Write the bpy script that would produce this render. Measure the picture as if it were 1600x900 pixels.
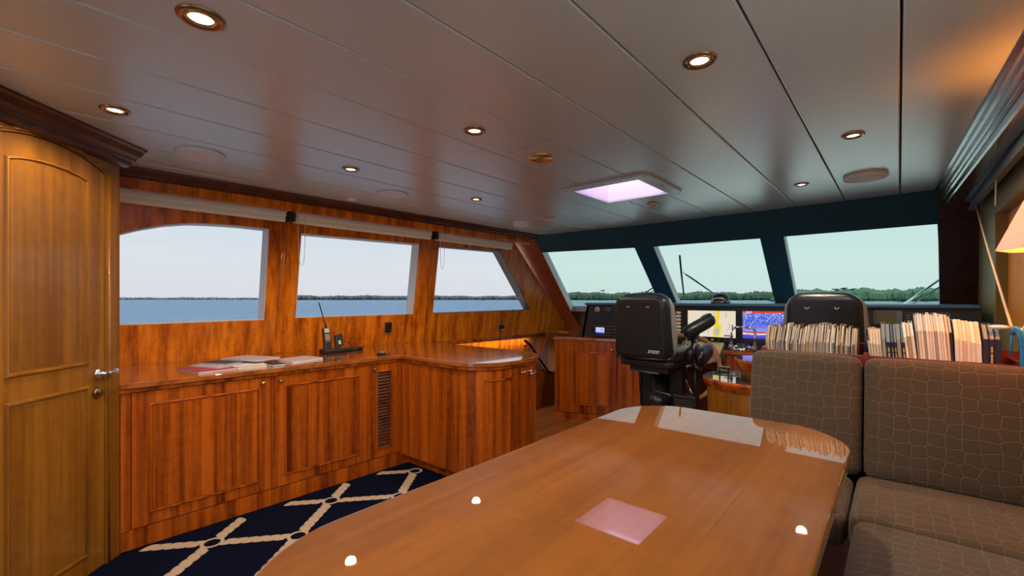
import bpy, bmesh, math, random
from mathutils import Vector, Matrix, geometry

for o in list(bpy.data.objects):
    bpy.data.objects.remove(o)
scene = bpy.context.scene
COL = scene.collection
R = math.radians
random.seed(7)

# ------------------------------------------------------------------ camera, sky, exposure
cam_data = bpy.data.cameras.new('camera')
cam_data.sensor_width = 36.0
cam_data.lens = 15.75
cam_data.shift_y = 0.01125
cam_data.clip_start = 0.05
cam_data.clip_end = 60000
cam = bpy.data.objects.new('camera', cam_data)
cam.location = (0, 0, 1.35)
cam.rotation_euler = (R(90), 0, math.atan(605 / 700))
COL.objects.link(cam)
scene.camera = cam

scene.view_settings.view_transform = 'Standard'
scene.view_settings.look = 'None'
scene.view_settings.gamma = 1.0
scene.view_settings.use_curve_mapping = False
scene.view_settings.exposure = 0.0

world = bpy.data.worlds.new('evening_sky')
scene.world = world
world.use_nodes = True
wn = world.node_tree.nodes
wl = world.node_tree.links
wn.clear()
w_out = wn.new('ShaderNodeOutputWorld')
w_bg = wn.new('ShaderNodeBackground')
w_tc = wn.new('ShaderNodeTexCoord')
w_sep = wn.new('ShaderNodeSeparateXYZ')
w_ramp = wn.new('ShaderNodeValToRGB')
wl.new(w_tc.outputs['Generated'], w_sep.inputs[0])
wl.new(w_sep.outputs['Z'], w_ramp.inputs[0])
wl.new(w_ramp.outputs[0], w_bg.inputs[0])
wl.new(w_bg.outputs[0], w_out.inputs[0])
w_bg.inputs[1].default_value = 2.7
cr = w_ramp.color_ramp
cr.elements[0].position = 0.0
cr.elements[0].color = (0.72, 0.71, 0.76, 1)
cr.elements[1].position = 1.0
cr.elements[1].color = (0.50, 0.66, 0.90, 1)
e = cr.elements.new(0.07); e.color = (0.73, 0.75, 0.79, 1)
e = cr.elements.new(0.22); e.color = (0.58, 0.70, 0.80, 1)

sun_data = bpy.data.lights.new('added_sun', 'SUN')  # high sun behind the boat, added to bounce light off the decks
sun_data.energy = 8.0
sun_data.angle = R(1.0)
sun_data.color = (1.0, 0.96, 0.90)
added_sun = bpy.data.objects.new('added_sun', sun_data)
added_sun.rotation_euler = Vector((0.15, -0.5, 0.85)).to_track_quat('Z', 'Y').to_euler()
COL.objects.link(added_sun)

# ------------------------------------------------------------------ materials
MATS = {}


def new_mat(name):
    m = bpy.data.materials.new(name)
    m.use_nodes = True
    nt = m.node_tree
    b = nt.nodes.get('Principled BSDF')
    MATS[name] = m
    return m, nt, b


def plain(name, col, rough=0.5, metal=0.0, emit=None, estr=0.0, coat=0.0, noise=0.0, nscale=40.0, bump=0.0, spec=None):
    m, nt, b = new_mat(name)
    b.inputs['Base Color'].default_value = (*col, 1)
    b.inputs['Roughness'].default_value = rough
    b.inputs['Metallic'].default_value = metal
    b.inputs['Coat Weight'].default_value = coat
    if spec is not None:
        b.inputs['Specular IOR Level'].default_value = spec
    if emit:
        b.inputs['Emission Color'].default_value = (*emit, 1)
        b.inputs['Emission Strength'].default_value = estr
    if noise or bump:
        tc = nt.nodes.new('ShaderNodeTexCoord')
        nz = nt.nodes.new('ShaderNodeTexNoise')
        nz.inputs['Scale'].default_value = nscale
        nz.inputs['Detail'].default_value = 4
        nt.links.new(tc.outputs['Object'], nz.inputs['Vector'])
        if noise:
            mx = nt.nodes.new('ShaderNodeMix'); mx.data_type = 'RGBA'
            mx.inputs[6].default_value = (*[c * (1 - noise) for c in col], 1)
            mx.inputs[7].default_value = (*[min(1, c * (1 + noise)) for c in col], 1)
            nt.links.new(nz.outputs[0], mx.inputs[0])
            nt.links.new(mx.outputs[2], b.inputs['Base Color'])
        if bump:
            bp = nt.nodes.new('ShaderNodeBump')
            bp.inputs['Strength'].default_value = bump
            bp.inputs['Distance'].default_value = 0.005
            nt.links.new(nz.outputs[0], bp.inputs['Height'])
            nt.links.new(bp.outputs[0], b.inputs['Normal'])
    return m


def wood(name, dark, light, axis='Z', rough=0.28, coat=0.3, broad=9.0, fine=55.0, coat_rough=0.08, contrast=1.0):
    """Straight-grained ribbon-stripe veneer: bands stretched along one axis."""
    m, nt, b = new_mat(name)
    N, L = nt.nodes, nt.links
    tc = N.new('ShaderNodeTexCoord')
    inf = N.new('ShaderNodeObjectInfo')
    add = N.new('ShaderNodeVectorMath'); add.operation = 'MULTIPLY_ADD'
    comb = N.new('ShaderNodeCombineXYZ')
    for k in range(3):
        L.new(inf.outputs['Random'], comb.inputs[k])
    L.new(comb.outputs[0], add.inputs[0])
    add.inputs[1].default_value = (13.7, 7.3, 3.1)
    L.new(tc.outputs['Object'], add.inputs[2])

    def band(scale, stretch, detail):
        mp = N.new('ShaderNodeMapping')
        s = [scale] * 3
        s['XYZ'.index(axis)] = stretch
        mp.inputs['Scale'].default_value = s
        L.new(add.outputs[0], mp.inputs[0])
        nz = N.new('ShaderNodeTexNoise')
        nz.inputs['Scale'].default_value = 1.0
        nz.inputs['Detail'].default_value = detail
        nz.inputs['Roughness'].default_value = 0.55
        L.new(mp.outputs[0], nz.inputs['Vector'])
        return nz
    n1 = band(broad, 0.35, 2.0)
    n2 = band(fine, 1.6, 3.0)
    n3 = band(fine * 0.5, 22.0, 2.0)
    m1 = N.new('ShaderNodeMath'); m1.operation = 'MULTIPLY_ADD'
    L.new(n2.outputs[0], m1.inputs[0]); m1.inputs[1].default_value = 0.45
    L.new(n1.outputs[0], m1.inputs[2])
    m2 = N.new('ShaderNodeMath'); m2.operation = 'MULTIPLY_ADD'
    L.new(n3.outputs[0], m2.inputs[0]); m2.inputs[1].default_value = 0.22
    L.new(m1.outputs[0], m2.inputs[2])
    rp = N.new('ShaderNodeValToRGB')
    mid = 0.83
    rp.color_ramp.elements[0].position = mid - 0.22 / contrast
    rp.color_ramp.elements[0].color = (*dark, 1)
    rp.color_ramp.elements[1].position = mid + 0.22 / contrast
    rp.color_ramp.elements[1].color = (*light, 1)
    L.new(m2.outputs[0], rp.inputs[0])
    L.new(rp.outputs[0], b.inputs['Base Color'])
    b.inputs['Roughness'].default_value = rough
    b.inputs['Coat Weight'].default_value = coat
    b.inputs['Coat Roughness'].default_value = coat_rough
    bp = N.new('ShaderNodeBump'); bp.inputs['Strength'].default_value = 0.05; bp.inputs['Distance'].default_value = 0.002
    L.new(n2.outputs[0], bp.inputs['Height'])
    L.new(bp.outputs[0], b.inputs['Normal'])
    return m


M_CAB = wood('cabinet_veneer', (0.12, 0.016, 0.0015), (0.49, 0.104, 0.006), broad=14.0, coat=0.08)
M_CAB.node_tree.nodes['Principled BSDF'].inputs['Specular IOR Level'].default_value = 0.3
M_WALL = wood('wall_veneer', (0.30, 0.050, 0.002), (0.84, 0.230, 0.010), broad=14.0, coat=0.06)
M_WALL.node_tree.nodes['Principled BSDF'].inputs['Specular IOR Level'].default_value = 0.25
M_DOOR = wood('door_veneer', (0.15, 0.050, 0.004), (0.31, 0.118, 0.011), rough=0.34)
M_DARKW = wood('dark_mahogany', (0.045, 0.011, 0.005), (0.115, 0.028, 0.010), rough=0.35, coat=0.1)
M_CROWN = wood('crown_mahogany', (0.05, 0.014, 0.006), (0.11, 0.032, 0.012), rough=0.22, axis='Y', coat=0.6)
M_TOP = wood('worktop_veneer', (0.22, 0.055, 0.010), (0.42, 0.125, 0.025), axis='X', rough=0.14, coat=1.0, coat_rough=0.03)
M_TABLE = wood('table_veneer', (0.140, 0.036, 0.001), (0.245, 0.074, 0.002), axis='Y', rough=0.6, coat=1.0, coat_rough=0.012, broad=5.0, fine=40.0)
M_TABLE.node_tree.nodes['Principled BSDF'].inputs['Specular IOR Level'].default_value = 0.1
M_TABLE.node_tree.nodes['Principled BSDF'].inputs['Coat IOR'].default_value = 1.52
M_PILLAR = plain('red_brown_lacquer', (0.46, 0.095, 0.022), 0.35, noise=0.25, nscale=9)
M_PLANK = wood('plank_teak', (0.20, 0.065, 0.014), (0.42, 0.155, 0.035), axis='Y', rough=0.35, broad=14)
M_CREAM_WALL = plain('olive_panel', (0.30, 0.24, 0.10), 0.45, noise=0.2, nscale=6)
M_CEIL = plain('ceiling_vinyl', (0.55, 0.63, 0.60), 0.30, noise=0.05, nscale=25, spec=0.9, coat=0.8)
M_CEIL.node_tree.nodes['Principled BSDF'].inputs['Coat Roughness'].default_value = 0.32
M_CEIL.node_tree.nodes['Principled BSDF'].inputs['Coat IOR'].default_value = 1.6
M_GAP = plain('joint_shadow', (0.05, 0.035, 0.03), 0.8)
M_WHITE = plain('white_plastic', (0.80, 0.90, 1.0), 0.45)
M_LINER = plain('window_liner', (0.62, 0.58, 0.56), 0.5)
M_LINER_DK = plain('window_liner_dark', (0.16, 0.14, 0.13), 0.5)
M_NAVY = plain('navy_headliner', (0.016, 0.085, 0.115), 0.75, noise=0.25, nscale=160, bump=0.2)
M_DASH = plain('dash_black', (0.014, 0.020, 0.028), 0.38, bump=0.1, nscale=300)
M_DASHTOP = plain('dash_top_blue', (0.04, 0.13, 0.24), 0.3, bump=0.15, nscale=200)
M_BLACK = plain('black_plastic', (0.010, 0.011, 0.013), 0.35)
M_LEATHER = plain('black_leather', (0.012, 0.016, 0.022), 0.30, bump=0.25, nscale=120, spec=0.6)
M_LEATHER_SIDE = plain('skylit_grey_leather', (0.26, 0.25, 0.24), 0.25, bump=0.15, nscale=90)  # grey edging, lightened further for skylight reflected off the chair side
M_CHROME = plain('chrome', (0.80, 0.80, 0.82), 0.08, metal=1.0)
M_BRASS = plain('brass', (0.80, 0.58, 0.25), 0.15, metal=1.0)
M_BRONZE = plain('bronze', (0.40, 0.27, 0.14), 0.2, metal=1.0)
M_STEEL = plain('dull_steel', (0.22, 0.23, 0.25), 0.3, metal=1.0)
M_BLIND = plain('blind_cloth', (0.95, 0.88, 0.68), 0.8, noise=0.12, nscale=200, bump=0.2)
M_BLIND_RAIL = plain('blind_rail', (0.60, 0.55, 0.48), 0.5)
M_GREYBLIND = plain('grey_blind_cloth', (0.13, 0.15, 0.17), 0.6, noise=0.1, nscale=100)
M_CORD = plain('cream_cord', (0.72, 0.55, 0.38), 0.7)
M_NAVYCARPET = plain('navy_carpet', (0.003, 0.005, 0.018), 0.95, noise=0.5, nscale=400, bump=0.4, spec=0.05)
M_ROPE = plain('cream_yarn', (0.47, 0.35, 0.25), 0.95, noise=0.15, nscale=500, bump=0.3)
M_PAPER = plain('white_paper', (0.74, 0.71, 0.68), 0.7)
M_IVORY = plain('ivory_paper', (0.68, 0.56, 0.42), 0.75)
M_RED = plain('red_cover', (0.42, 0.015, 0.03), 0.4)
M_NAVYCOVER = plain('navy_cover', (0.010, 0.012, 0.045), 0.4)
M_LILAC = plain('lilac_cover', (0.58, 0.48, 0.55), 0.35)
M_GOLD = plain('gold_print', (0.62, 0.42, 0.12), 0.4)
M_SHELFRED = plain('red_mahogany', (0.16, 0.022, 0.012), 0.3, noise=0.2, nscale=20)
M_LAMP_ON = plain('lit_lens', (1, 0.95, 0.85), 0.3, emit=(1.0, 0.86, 0.66), estr=14.0)
M_LAMP_RED = plain('red_lens', (0.45, 0.02, 0.01), 0.2, emit=(1.0, 0.04, 0.01), estr=0.9)
M_SEA = None


def fabric(name, flat):
    m, nt, b = new_mat(name)
    N, L = nt.nodes, nt.links
    tc = N.new('ShaderNodeTexCoord')
    mp = N.new('ShaderNodeMapping'); mp.inputs['Scale'].default_value = (1, 1, 1)
    L.new(tc.outputs['Object'], mp.inputs[0])
    v = N.new('ShaderNodeTexVoronoi'); v.feature = 'DISTANCE_TO_EDGE'; v.voronoi_dimensions = '2D'
    mp.inputs['Rotation'].default_value = (0, 0, 0) if flat else (R(-90), 0, 0)
    v.inputs['Scale'].default_value = 22
    v.inputs['Randomness'].default_value = 0.4
    L.new(mp.outputs[0], v.inputs['Vector'])
    rp = N.new('ShaderNodeValToRGB')
    rp.color_ramp.elements[0].position = 0.0; rp.color_ramp.elements[0].color = (0.130, 0.088, 0.052, 1)
    rp.color_ramp.elements[1].position = 0.055; rp.color_ramp.elements[1].color = (0.066, 0.043, 0.027, 1)
    L.new(v.outputs['Distance'], rp.inputs[0])
    nz = N.new('ShaderNodeTexNoise'); nz.inputs['Scale'].default_value = 350; nz.inputs['Detail'].default_value = 2
    L.new(tc.outputs['Object'], nz.inputs['Vector'])
    mx = N.new('ShaderNodeMix'); mx.data_type = 'RGBA'; mx.blend_type = 'MULTIPLY'; mx.inputs[0].default_value = 0.5
    L.new(rp.outputs[0], mx.inputs[6]); L.new(nz.outputs[0], mx.inputs[7])
    hs = N.new('ShaderNodeMix'); hs.data_type = 'RGBA'; hs.blend_type = 'ADD'; hs.inputs[0].default_value = 0.2
    L.new(mx.outputs[2], hs.inputs[6]); L.new(rp.outputs[0], hs.inputs[7])
    L.new(hs.outputs[2], b.inputs['Base Color'])
    b.inputs['Roughness'].default_value = 0.9
    b.inputs['Sheen Weight'].default_value = 0.12
    b.inputs['Sheen Roughness'].default_value = 0.4
    bp = N.new('ShaderNodeBump'); bp.inputs['Strength'].default_value = 0.55; bp.inputs['Distance'].default_value = 0.004
    mth = N.new('ShaderNodeMath'); mth.operation = 'MINIMUM'; mth.inputs[1].default_value = 0.07
    L.new(v.outputs['Distance'], mth.inputs[0])
    ml = N.new('ShaderNodeMath'); ml.operation = 'MULTIPLY'; ml.inputs[1].default_value = 9.0
    L.new(mth.outputs[0], ml.inputs[0])
    L.new(ml.outputs[0], bp.inputs['Height'])
    L.new(bp.outputs[0], b.inputs['Normal'])
    return m


M_FABRIC = fabric('taupe_hexagon_fabric', False)
M_SEATFAB = fabric('taupe_seat_fabric', True)


def glass(name, tint, refl=0.06):
    m = bpy.data.materials.new(name); m.use_nodes = True
    MATS[name] = m
    nt = m.node_tree; nt.nodes.clear()
    o = nt.nodes.new('ShaderNodeOutputMaterial')
    t = nt.nodes.new('ShaderNodeBsdfTransparent'); t.inputs[0].default_value = (*tint, 1)
    g = nt.nodes.new('ShaderNodeBsdfGlossy'); g.inputs['Roughness'].default_value = 0.02
    mix = nt.nodes.new('ShaderNodeMixShader')
    lw = nt.nodes.new('ShaderNodeLayerWeight')          # Schlick: same from both faces of the thin pane
    pw = nt.nodes.new('ShaderNodeMath'); pw.operation = 'POWER'; pw.inputs[1].default_value = 5.0
    sc_ = nt.nodes.new('ShaderNodeMath'); sc_.operation = 'MULTIPLY_ADD'; sc_.inputs[1].default_value = 0.97; sc_.inputs[2].default_value = 0.02
    nt.links.new(lw.outputs['Facing'], pw.inputs[0])
    nt.links.new(pw.outputs[0], sc_.inputs[0])
    nt.links.new(sc_.outputs[0], mix.inputs[0])
    nt.links.new(t.outputs[0], mix.inputs[1]); nt.links.new(g.outputs[0], mix.inputs[2])
    nt.links.new(mix.outputs[0], o.inputs[0])
    return m


M_GLASS = glass('smoke_tinted_glass', (0.615, 0.625, 0.63))
M_GLASS_G = glass('green_tinted_glass', (0.565, 0.640, 0.605))
M_GLASS_C = glass('clear_glass', (0.98, 0.99, 0.99))

# ------------------------------------------------------------------ mesh helpers


class MB:
    def __init__(self):
        self.v = []; self.f = []; self.m = []; self.s = []

    def add(self, vs, fs, m=0, smooth=False):
        b = len(self.v)
        self.v += [tuple(p) for p in vs]
        for f in fs:
            self.f.append([b + i for i in f]); self.m.append(m); self.s.append(smooth)
        return self

    def box(self, x0, x1, y0, y1, z0, z1, m=0):
        vs = [(x, y, z) for z in (z0, z1) for y in (y0, y1) for x in (x0, x1)]
        return self.add(vs, [(0, 2, 3, 1), (4, 5, 7, 6), (0, 1, 5, 4), (2, 6, 7, 3), (0, 4, 6, 2), (1, 3, 7, 5)], m)

    def obox(self, c, ax, ay, az, m=0):
        """Oriented box: centre and three half-axis vectors."""
        c, ax, ay, az = map(Vector, (c, ax, ay, az))
        vs = [c + ax * i + ay * j + az * k for k in (-1, 1) for j in (-1, 1) for i in (-1, 1)]
        return self.add(vs, [(0, 2, 3, 1), (4, 5, 7, 6), (0, 1, 5, 4), (2, 6, 7, 3), (0, 4, 6, 2), (1, 3, 7, 5)], m)

    def plate(self, outer, holes, fn, d0, d1, m=0, mh=None, smooth=False):
        """Slab: 2D outline with holes, mapped by fn(u, v, d), between depths d0 and d1."""
        loops = [outer] + list(holes)
        flat = [p for l in loops for p in l]
        tris = geometry.tessellate_polygon([[Vector((p[0], p[1], 0)) for p in l] for l in loops])
        n = len(flat)
        vs = [fn(p[0], p[1], d0) for p in flat] + [fn(p[0], p[1], d1) for p in flat]
        self.add(vs, [tuple(t) for t in tris] + [tuple(i + n for i in reversed(t)) for t in tris], m, smooth)
        for k, l in enumerate(loops):
            a = [fn(p[0], p[1], d0) for p in l]; c = [fn(p[0], p[1], d1) for p in l]
            q = len(l)
            self.add(a + c, [(i, (i + 1) % q, q + (i + 1) % q, q + i) for i in range(q)], (mh if (k and mh is not None) else m), smooth)
        return self

    def extr(self, prof, p0, p1, ax, ay, m=0, smooth=False):
        """Extrude a closed 2D profile (in axes ax, ay) from p0 to p1."""
        ax, ay = Vector(ax), Vector(ay)
        q = len(prof)
        vs = [Vector(p0) + ax * a + ay * b for a, b in prof] + [Vector(p1) + ax * a + ay * b for a, b in prof]
        tris = geometry.tessellate_polygon([[Vector((a, b, 0)) for a, b in prof]])
        fs = [(i, (i + 1) % q, q + (i + 1) % q, q + i) for i in range(q)]
        self.add(vs, fs, m, smooth)
        self.add(vs, [tuple(t) for t in tris] + [tuple(i + q for i in t) for t in tris], m)
        return self

    def tube(self, path, r, n=8, m=0, closed=False, flat=1.0):
        P = [Vector(p) for p in path]
        k = len(P)
        rs = r if isinstance(r, (list, tuple)) else [r] * k
        up = Vector((0.13, 0.21, 0.97)).normalized()
        rings = []
        for i, p in enumerate(P):
            a = P[(i - 1) % k] if (closed or i) else P[0]
            b = P[(i + 1) % k] if (closed or i < k - 1) else P[-1]
            t = (b - a)
            t = t.normalized() if t.length > 1e-9 else Vector((0, 0, 1))
            s = t.cross(up)
            if s.length < 1e-3:
                s = t.cross(Vector((1, 0, 0)))
            s.normalize(); w = s.cross(t)
            rings.append([p + s * (math.cos(2 * math.pi * j / n) * rs[i]) + w * (math.sin(2 * math.pi * j / n) * rs[i] * flat) for j in range(n)])
        vs = [q for ring in rings for q in ring]
        fs = []
        for i in range(k if closed else k - 1):
            i2 = (i + 1) % k
            for j in range(n):
                j2 = (j + 1) % n
                fs.append((i * n + j, i * n + j2, i2 * n + j2, i2 * n + j))
        self.add(vs, fs, m, True)
        if not closed:
            self.add(rings[0], [tuple(range(n))], m); self.add(rings[-1], [tuple(range(n))], m)
        return self

    def lathe(self, prof, c=(0, 0, 0), n=24, m=0, axis='Z', smooth=True, rot=None):
        c = Vector(c)
        q = len(prof)
        vs = []
        for i in range(n):
            a = 2 * math.pi * i / n
            for r_, h in prof:
                p = Vector((r_ * math.cos(a), r_ * math.sin(a), h))
                if axis == 'X':
                    p = Vector((p.z, p.x, p.y))
                elif axis == 'Y':
                    p = Vector((p.x, p.z, p.y))
                if rot is not None:
                    p = rot @ p
                vs.append(c + p)
        fs = []
        for i in range(n):
            i2 = (i + 1) % n
            for j in range(q - 1):
                fs.append((i * q + j, i2 * q + j, i2 * q + j + 1, i * q + j + 1))
        self.add(vs, fs, m, smooth)
        return self

    def ball(self, c, r, m=0, nu=12, nv=8):
        rx, ry, rz = r if isinstance(r, (tuple, list)) else (r, r, r)
        vs = []
        for i in range(nv + 1):
            t = math.pi * i / nv
            for j in range(nu):
                a = 2 * math.pi * j / nu
                vs.append((c[0] + rx * math.sin(t) * math.cos(a), c[1] + ry * math.sin(t) * math.sin(a), c[2] + rz * math.cos(t)))
        fs = [(i * nu + j, i * nu + (j + 1) % nu, (i + 1) * nu + (j + 1) % nu, (i + 1) * nu + j) for i in range(nv) for j in range(nu)]
        return self.add(vs, fs, m, True)

    def cushion(self, c, ax, ay, az, r, puff=(0, 0, 0), n=14, m=0, warp=None):
        """Rounded, puffed block. ax/ay/az: half-extent vectors. r: corner radius (in m)."""
        c, ax, ay, az = map(Vector, (c, ax, ay, az))
        hl = [ax.length, ay.length, az.length]
        un = [ax.normalized(), ay.normalized(), az.normalized()]
        bm = bmesh.new()
        bmesh.ops.create_cube(bm, size=2)
        bmesh.ops.subdivide_edges(bm, edges=bm.edges[:], cuts=n, use_grid_fill=True)
        bm.verts.ensure_lookup_table()
        vs = []
        for v in bm.verts:
            q = [v.co[i] for i in range(3)]
            # crowd samples to the borders so the rounding reads well
            w = [math.copysign(abs(t) ** 0.75, t) for t in q]
            p = [w[i] * hl[i] for i in range(3)]
            inner = [max(-hl[i] + min(r, hl[i]), min(hl[i] - min(r, hl[i]), p[i])) for i in range(3)]
            dlt = Vector([p[i] - inner[i] for i in range(3)])
            if dlt.length > 1e-9:
                dlt = dlt.normalized() * min(r, dlt.length if max(abs(t) for t in dlt) < r - 1e-6 else r)
            p = [inner[i] + dlt[i] for i in range(3)]
            for i in range(3):
                if puff[i]:
                    j, k = (i + 1) % 3, (i + 2) % 3
                    p[i] += puff[i] * (p[i] / hl[i]) * (1 - (p[j] / hl[j]) ** 2) * (1 - (p[k] / hl[k]) ** 2)
            P = c + un[0] * p[0] + un[1] * p[1] + un[2] * p[2]
            if warp:
                P = warp(P)
            vs.append(P)
        fs = [tuple(v.index for v in f.verts) for f in bm.faces]
        bm.free()
        return self.add(vs, fs, m, True)

    def build(self, name, mats, parent=None, bevel=0.0, seg=2, recalc=True, local=False, kind=None):
        if not isinstance(mats, (list, tuple)):
            mats = [mats]
        off = Vector((0, 0, 0))
        if parent is not None and not local:
            q = parent
            while q is not None:
                off += q.location; q = q.parent
        me = bpy.data.meshes.new(name)
        me.from_pydata([(x - off.x, y - off.y, z - off.z) for x, y, z in self.v], [], self.f)
        for mt in mats:
            me.materials.append(mt)
        me.polygons.foreach_set('material_index', self.m)
        me.polygons.foreach_set('use_smooth', self.s)
        if recalc:
            bm = bmesh.new(); bm.from_mesh(me)
            bmesh.ops.remove_doubles(bm, verts=bm.verts, dist=1e-5)
            bmesh.ops.recalc_face_normals(bm, faces=bm.faces)
            bm.to_mesh(me); bm.free()
        me.update()
        o = bpy.data.objects.new(name, me)
        COL.objects.link(o)
        if parent is not None:
            o.parent = parent
        if bevel:
            md = o.modifiers.new('bevel', 'BEVEL')
            md.width = bevel; md.segments = seg; md.limit_method = 'ANGLE'; md.angle_limit = R(40)
        if kind:
            o['kind'] = kind
        return o


def tag(o, label=None, cat=None, group=None, kind=None):
    if label: o['label'] = label
    if cat: o['category'] = cat
    if group: o['group'] = group
    if kind: o['kind'] = kind
    return o


def thing(name, label, cat, loc=(0, 0, 0), group=None, rz=0.0, kind=None):
    o = bpy.data.objects.new(name, None)
    o.empty_display_size = 0.05
    o.location = loc
    o.rotation_euler = (0, 0, rz)
    COL.objects.link(o)
    return tag(o, label, cat, group, kind)


def struct(name, label=None, loc=(0, 0, 0)):
    o = thing(name, label, None, loc)
    o['kind'] = 'structure'
    return o


def copy_tree(src, loc=None, rz=None, label=None):
    c = src.copy(); COL.objects.link(c)
    if loc is not None: c.location = loc
    if rz is not None: c.rotation_euler = (0, 0, rz)
    if label: c['label'] = label
    for ch in list(src.children):
        d = ch.copy(); COL.objects.link(d); d.parent = c
        for g in list(ch.children):
            h = g.copy(); COL.objects.link(h); h.parent = d
    return c


def text(body, size, loc, rot, mat, parent, name='lettering', ext=0.0005, align='CENTER', shear=0.0):
    cu = bpy.data.curves.new(name, 'FONT')
    cu.body = body; cu.size = size; cu.extrude = ext; cu.align_x = align; cu.align_y = 'CENTER'; cu.shear = shear
    cu.materials.append(mat)
    o = bpy.data.objects.new(name, cu)
    COL.objects.link(o)
    off = Vector((0, 0, 0)); q = parent
    while q is not None:
        off += q.location; q = q.parent
    dg_ = bpy.context.evaluated_depsgraph_get()
    me = bpy.data.meshes.new_from_object(o.evaluated_get(dg_))
    bpy.data.objects.remove(o)
    o = bpy.data.objects.new(name, me)
    COL.objects.link(o)
    o.location = Vector(loc) - off
    o.rotation_euler = rot
    o.parent = parent
    return o


# ------------------------------------------------------------------ planes of the room
H = 2.15
TL = math.tan(R(1.5))


def LW(y, z, d):            # port window wall, leaning inboard
    return (-3.98 + TL * y + 0.15 * (z - 0.9) - d, y, z)


def RW(y, z, d):            # starboard wall
    return (0.42 + 0.094 * (H - z) + d, y, z)


def y_front(x):
    if x < -2.15:
        return 4.53 + 0.09 * (x + 2.15)
    if x > -0.9:
        return 4.53 - 0.05 * (x + 0.9)
    return 4.53


def FW(x, z, d):            # raked windscreen
    return (x, y_front(x) + 1.1 * (H - z) + 0.673 * d, z + 0.74 * d)


S45 = math.sqrt(0.5)


def DW(s, z, d):            # diagonal door wall, s runs from the counter towards the camera, d into the wall
    return (-3.115 + S45 * s - S45 * d, 0.435 - S45 * s - S45 * d, z)


def rect(a0, a1, b0, b1):
    return [(a0, b0), (a1, b0), (a1, b1), (a0, b1)]


def ring_frame(mb, pts, w, fn, d0, d1, m=0):
    """Frame that lines a hole: outline pts, inner outline offset by w towards the centre."""
    cx = sum(p[0] for p in pts) / len(pts); cy = sum(p[1] for p in pts) / len(pts)
    inner = []
    n = len(pts)
    for i, p in enumerate(pts):
        a, b = Vector(pts[i - 1]), Vector(pts[(i + 1) % n]); p = Vector(p)
        e1 = (p - a).normalized(); e2 = (b - p).normalized()
        n1 = Vector((-e1.y, e1.x)); n2 = Vector((-e2.y, e2.x))
        bis = (n1 + n2)
        bis = bis.normalized() / max(0.4, bis.normalized().dot(n1)) if bis.length > 1e-6 else n1
        if (Vector((cx, cy)) - p).dot(bis) < 0:
            bis = -bis
        inner.append(tuple(p + bis * w))
    mb.plate(pts, [inner], fn, d0, d1, m)
    return inner


# ------------------------------------------------------------------ floor
floor = struct('floor')
MB().box(-3.35, 0.62, -2.6, 5.6, -0.06, -0.012).box(-4.1, -3.35, -2.6, 3.3, -0.06, -0.012).build('subfloor', M_DARKW, floor)
pw = 0.075
x = -3.35
k = 0
plank_len = 1.9
while x < -0.75:
    MB().box(x + 0.0015, x + pw - 0.0015, 3.05, 5.2, -0.012, 0.0).build('plank', M_PLANK, floor, bevel=0.0015, seg=1)
    x += pw; k += 1
MB().box(-0.74, 0.56, -1.3, 2.62, -0.012, 0.2).build('dinette_platform', M_PLANK, floor)
# stairwell going down along the port side
pit = struct('trim_stairwell')
MB().box(-4.1, -3.35, 3.25, 3.30, -1.5, -0.012).box(-3.40, -3.352, 3.3, 5.3, -1.5, -0.0).box(-4.1, -3.35, 5.3, 5.35, -1.5, 0.3).box(-4.1, -3.35, 3.25, 5.35, -1.55, -1.5).build('stairwell_lining', M_DARKW, pit)
for i in range(5):
    MB().box(-3.95, -3.402, 3.32 + 0.27 * i, 3.6 + 0.27 * i, -0.24 - 0.2 * i, -0.2 - 0.2 * i).build('step', M_DARKW, pit)

# carpet with rope lattice
carpet_pts = [(-3.10, 0.40), (-2.35, -0.36), (-2.35, -1.3), (-0.75, -1.3), (-0.75, 2.15), (-0.75, 3.04), (-2.1, 3.04), (-2.18, 2.9), (-2.20, 2.5), (-2.29, 2.31), (-2.42, 2.262), (-3.075, 2.243), (-3.115, 0.46)]
carpet = thing('carpet', 'navy carpet woven with a diamond lattice of cream ropes', 'carpet', (-2, 1, 0.0))
MB().plate(carpet_pts, [], lambda u, v, d: (u, v, d), -0.012, 0.004).build('pile', M_NAVYCARPET, carpet)
rope = MB()


def in_poly(px, py, poly):
    c = False
    n = len(poly)
    for i in range(n):
        x1, y1 = poly[i]; x2, y2 = poly[(i + 1) % n]
        if (y1 > py) != (y2 > py) and px < (x2 - x1) * (py - y1) / (y2 - y1) + x1:
            c = not c
    return c


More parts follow.
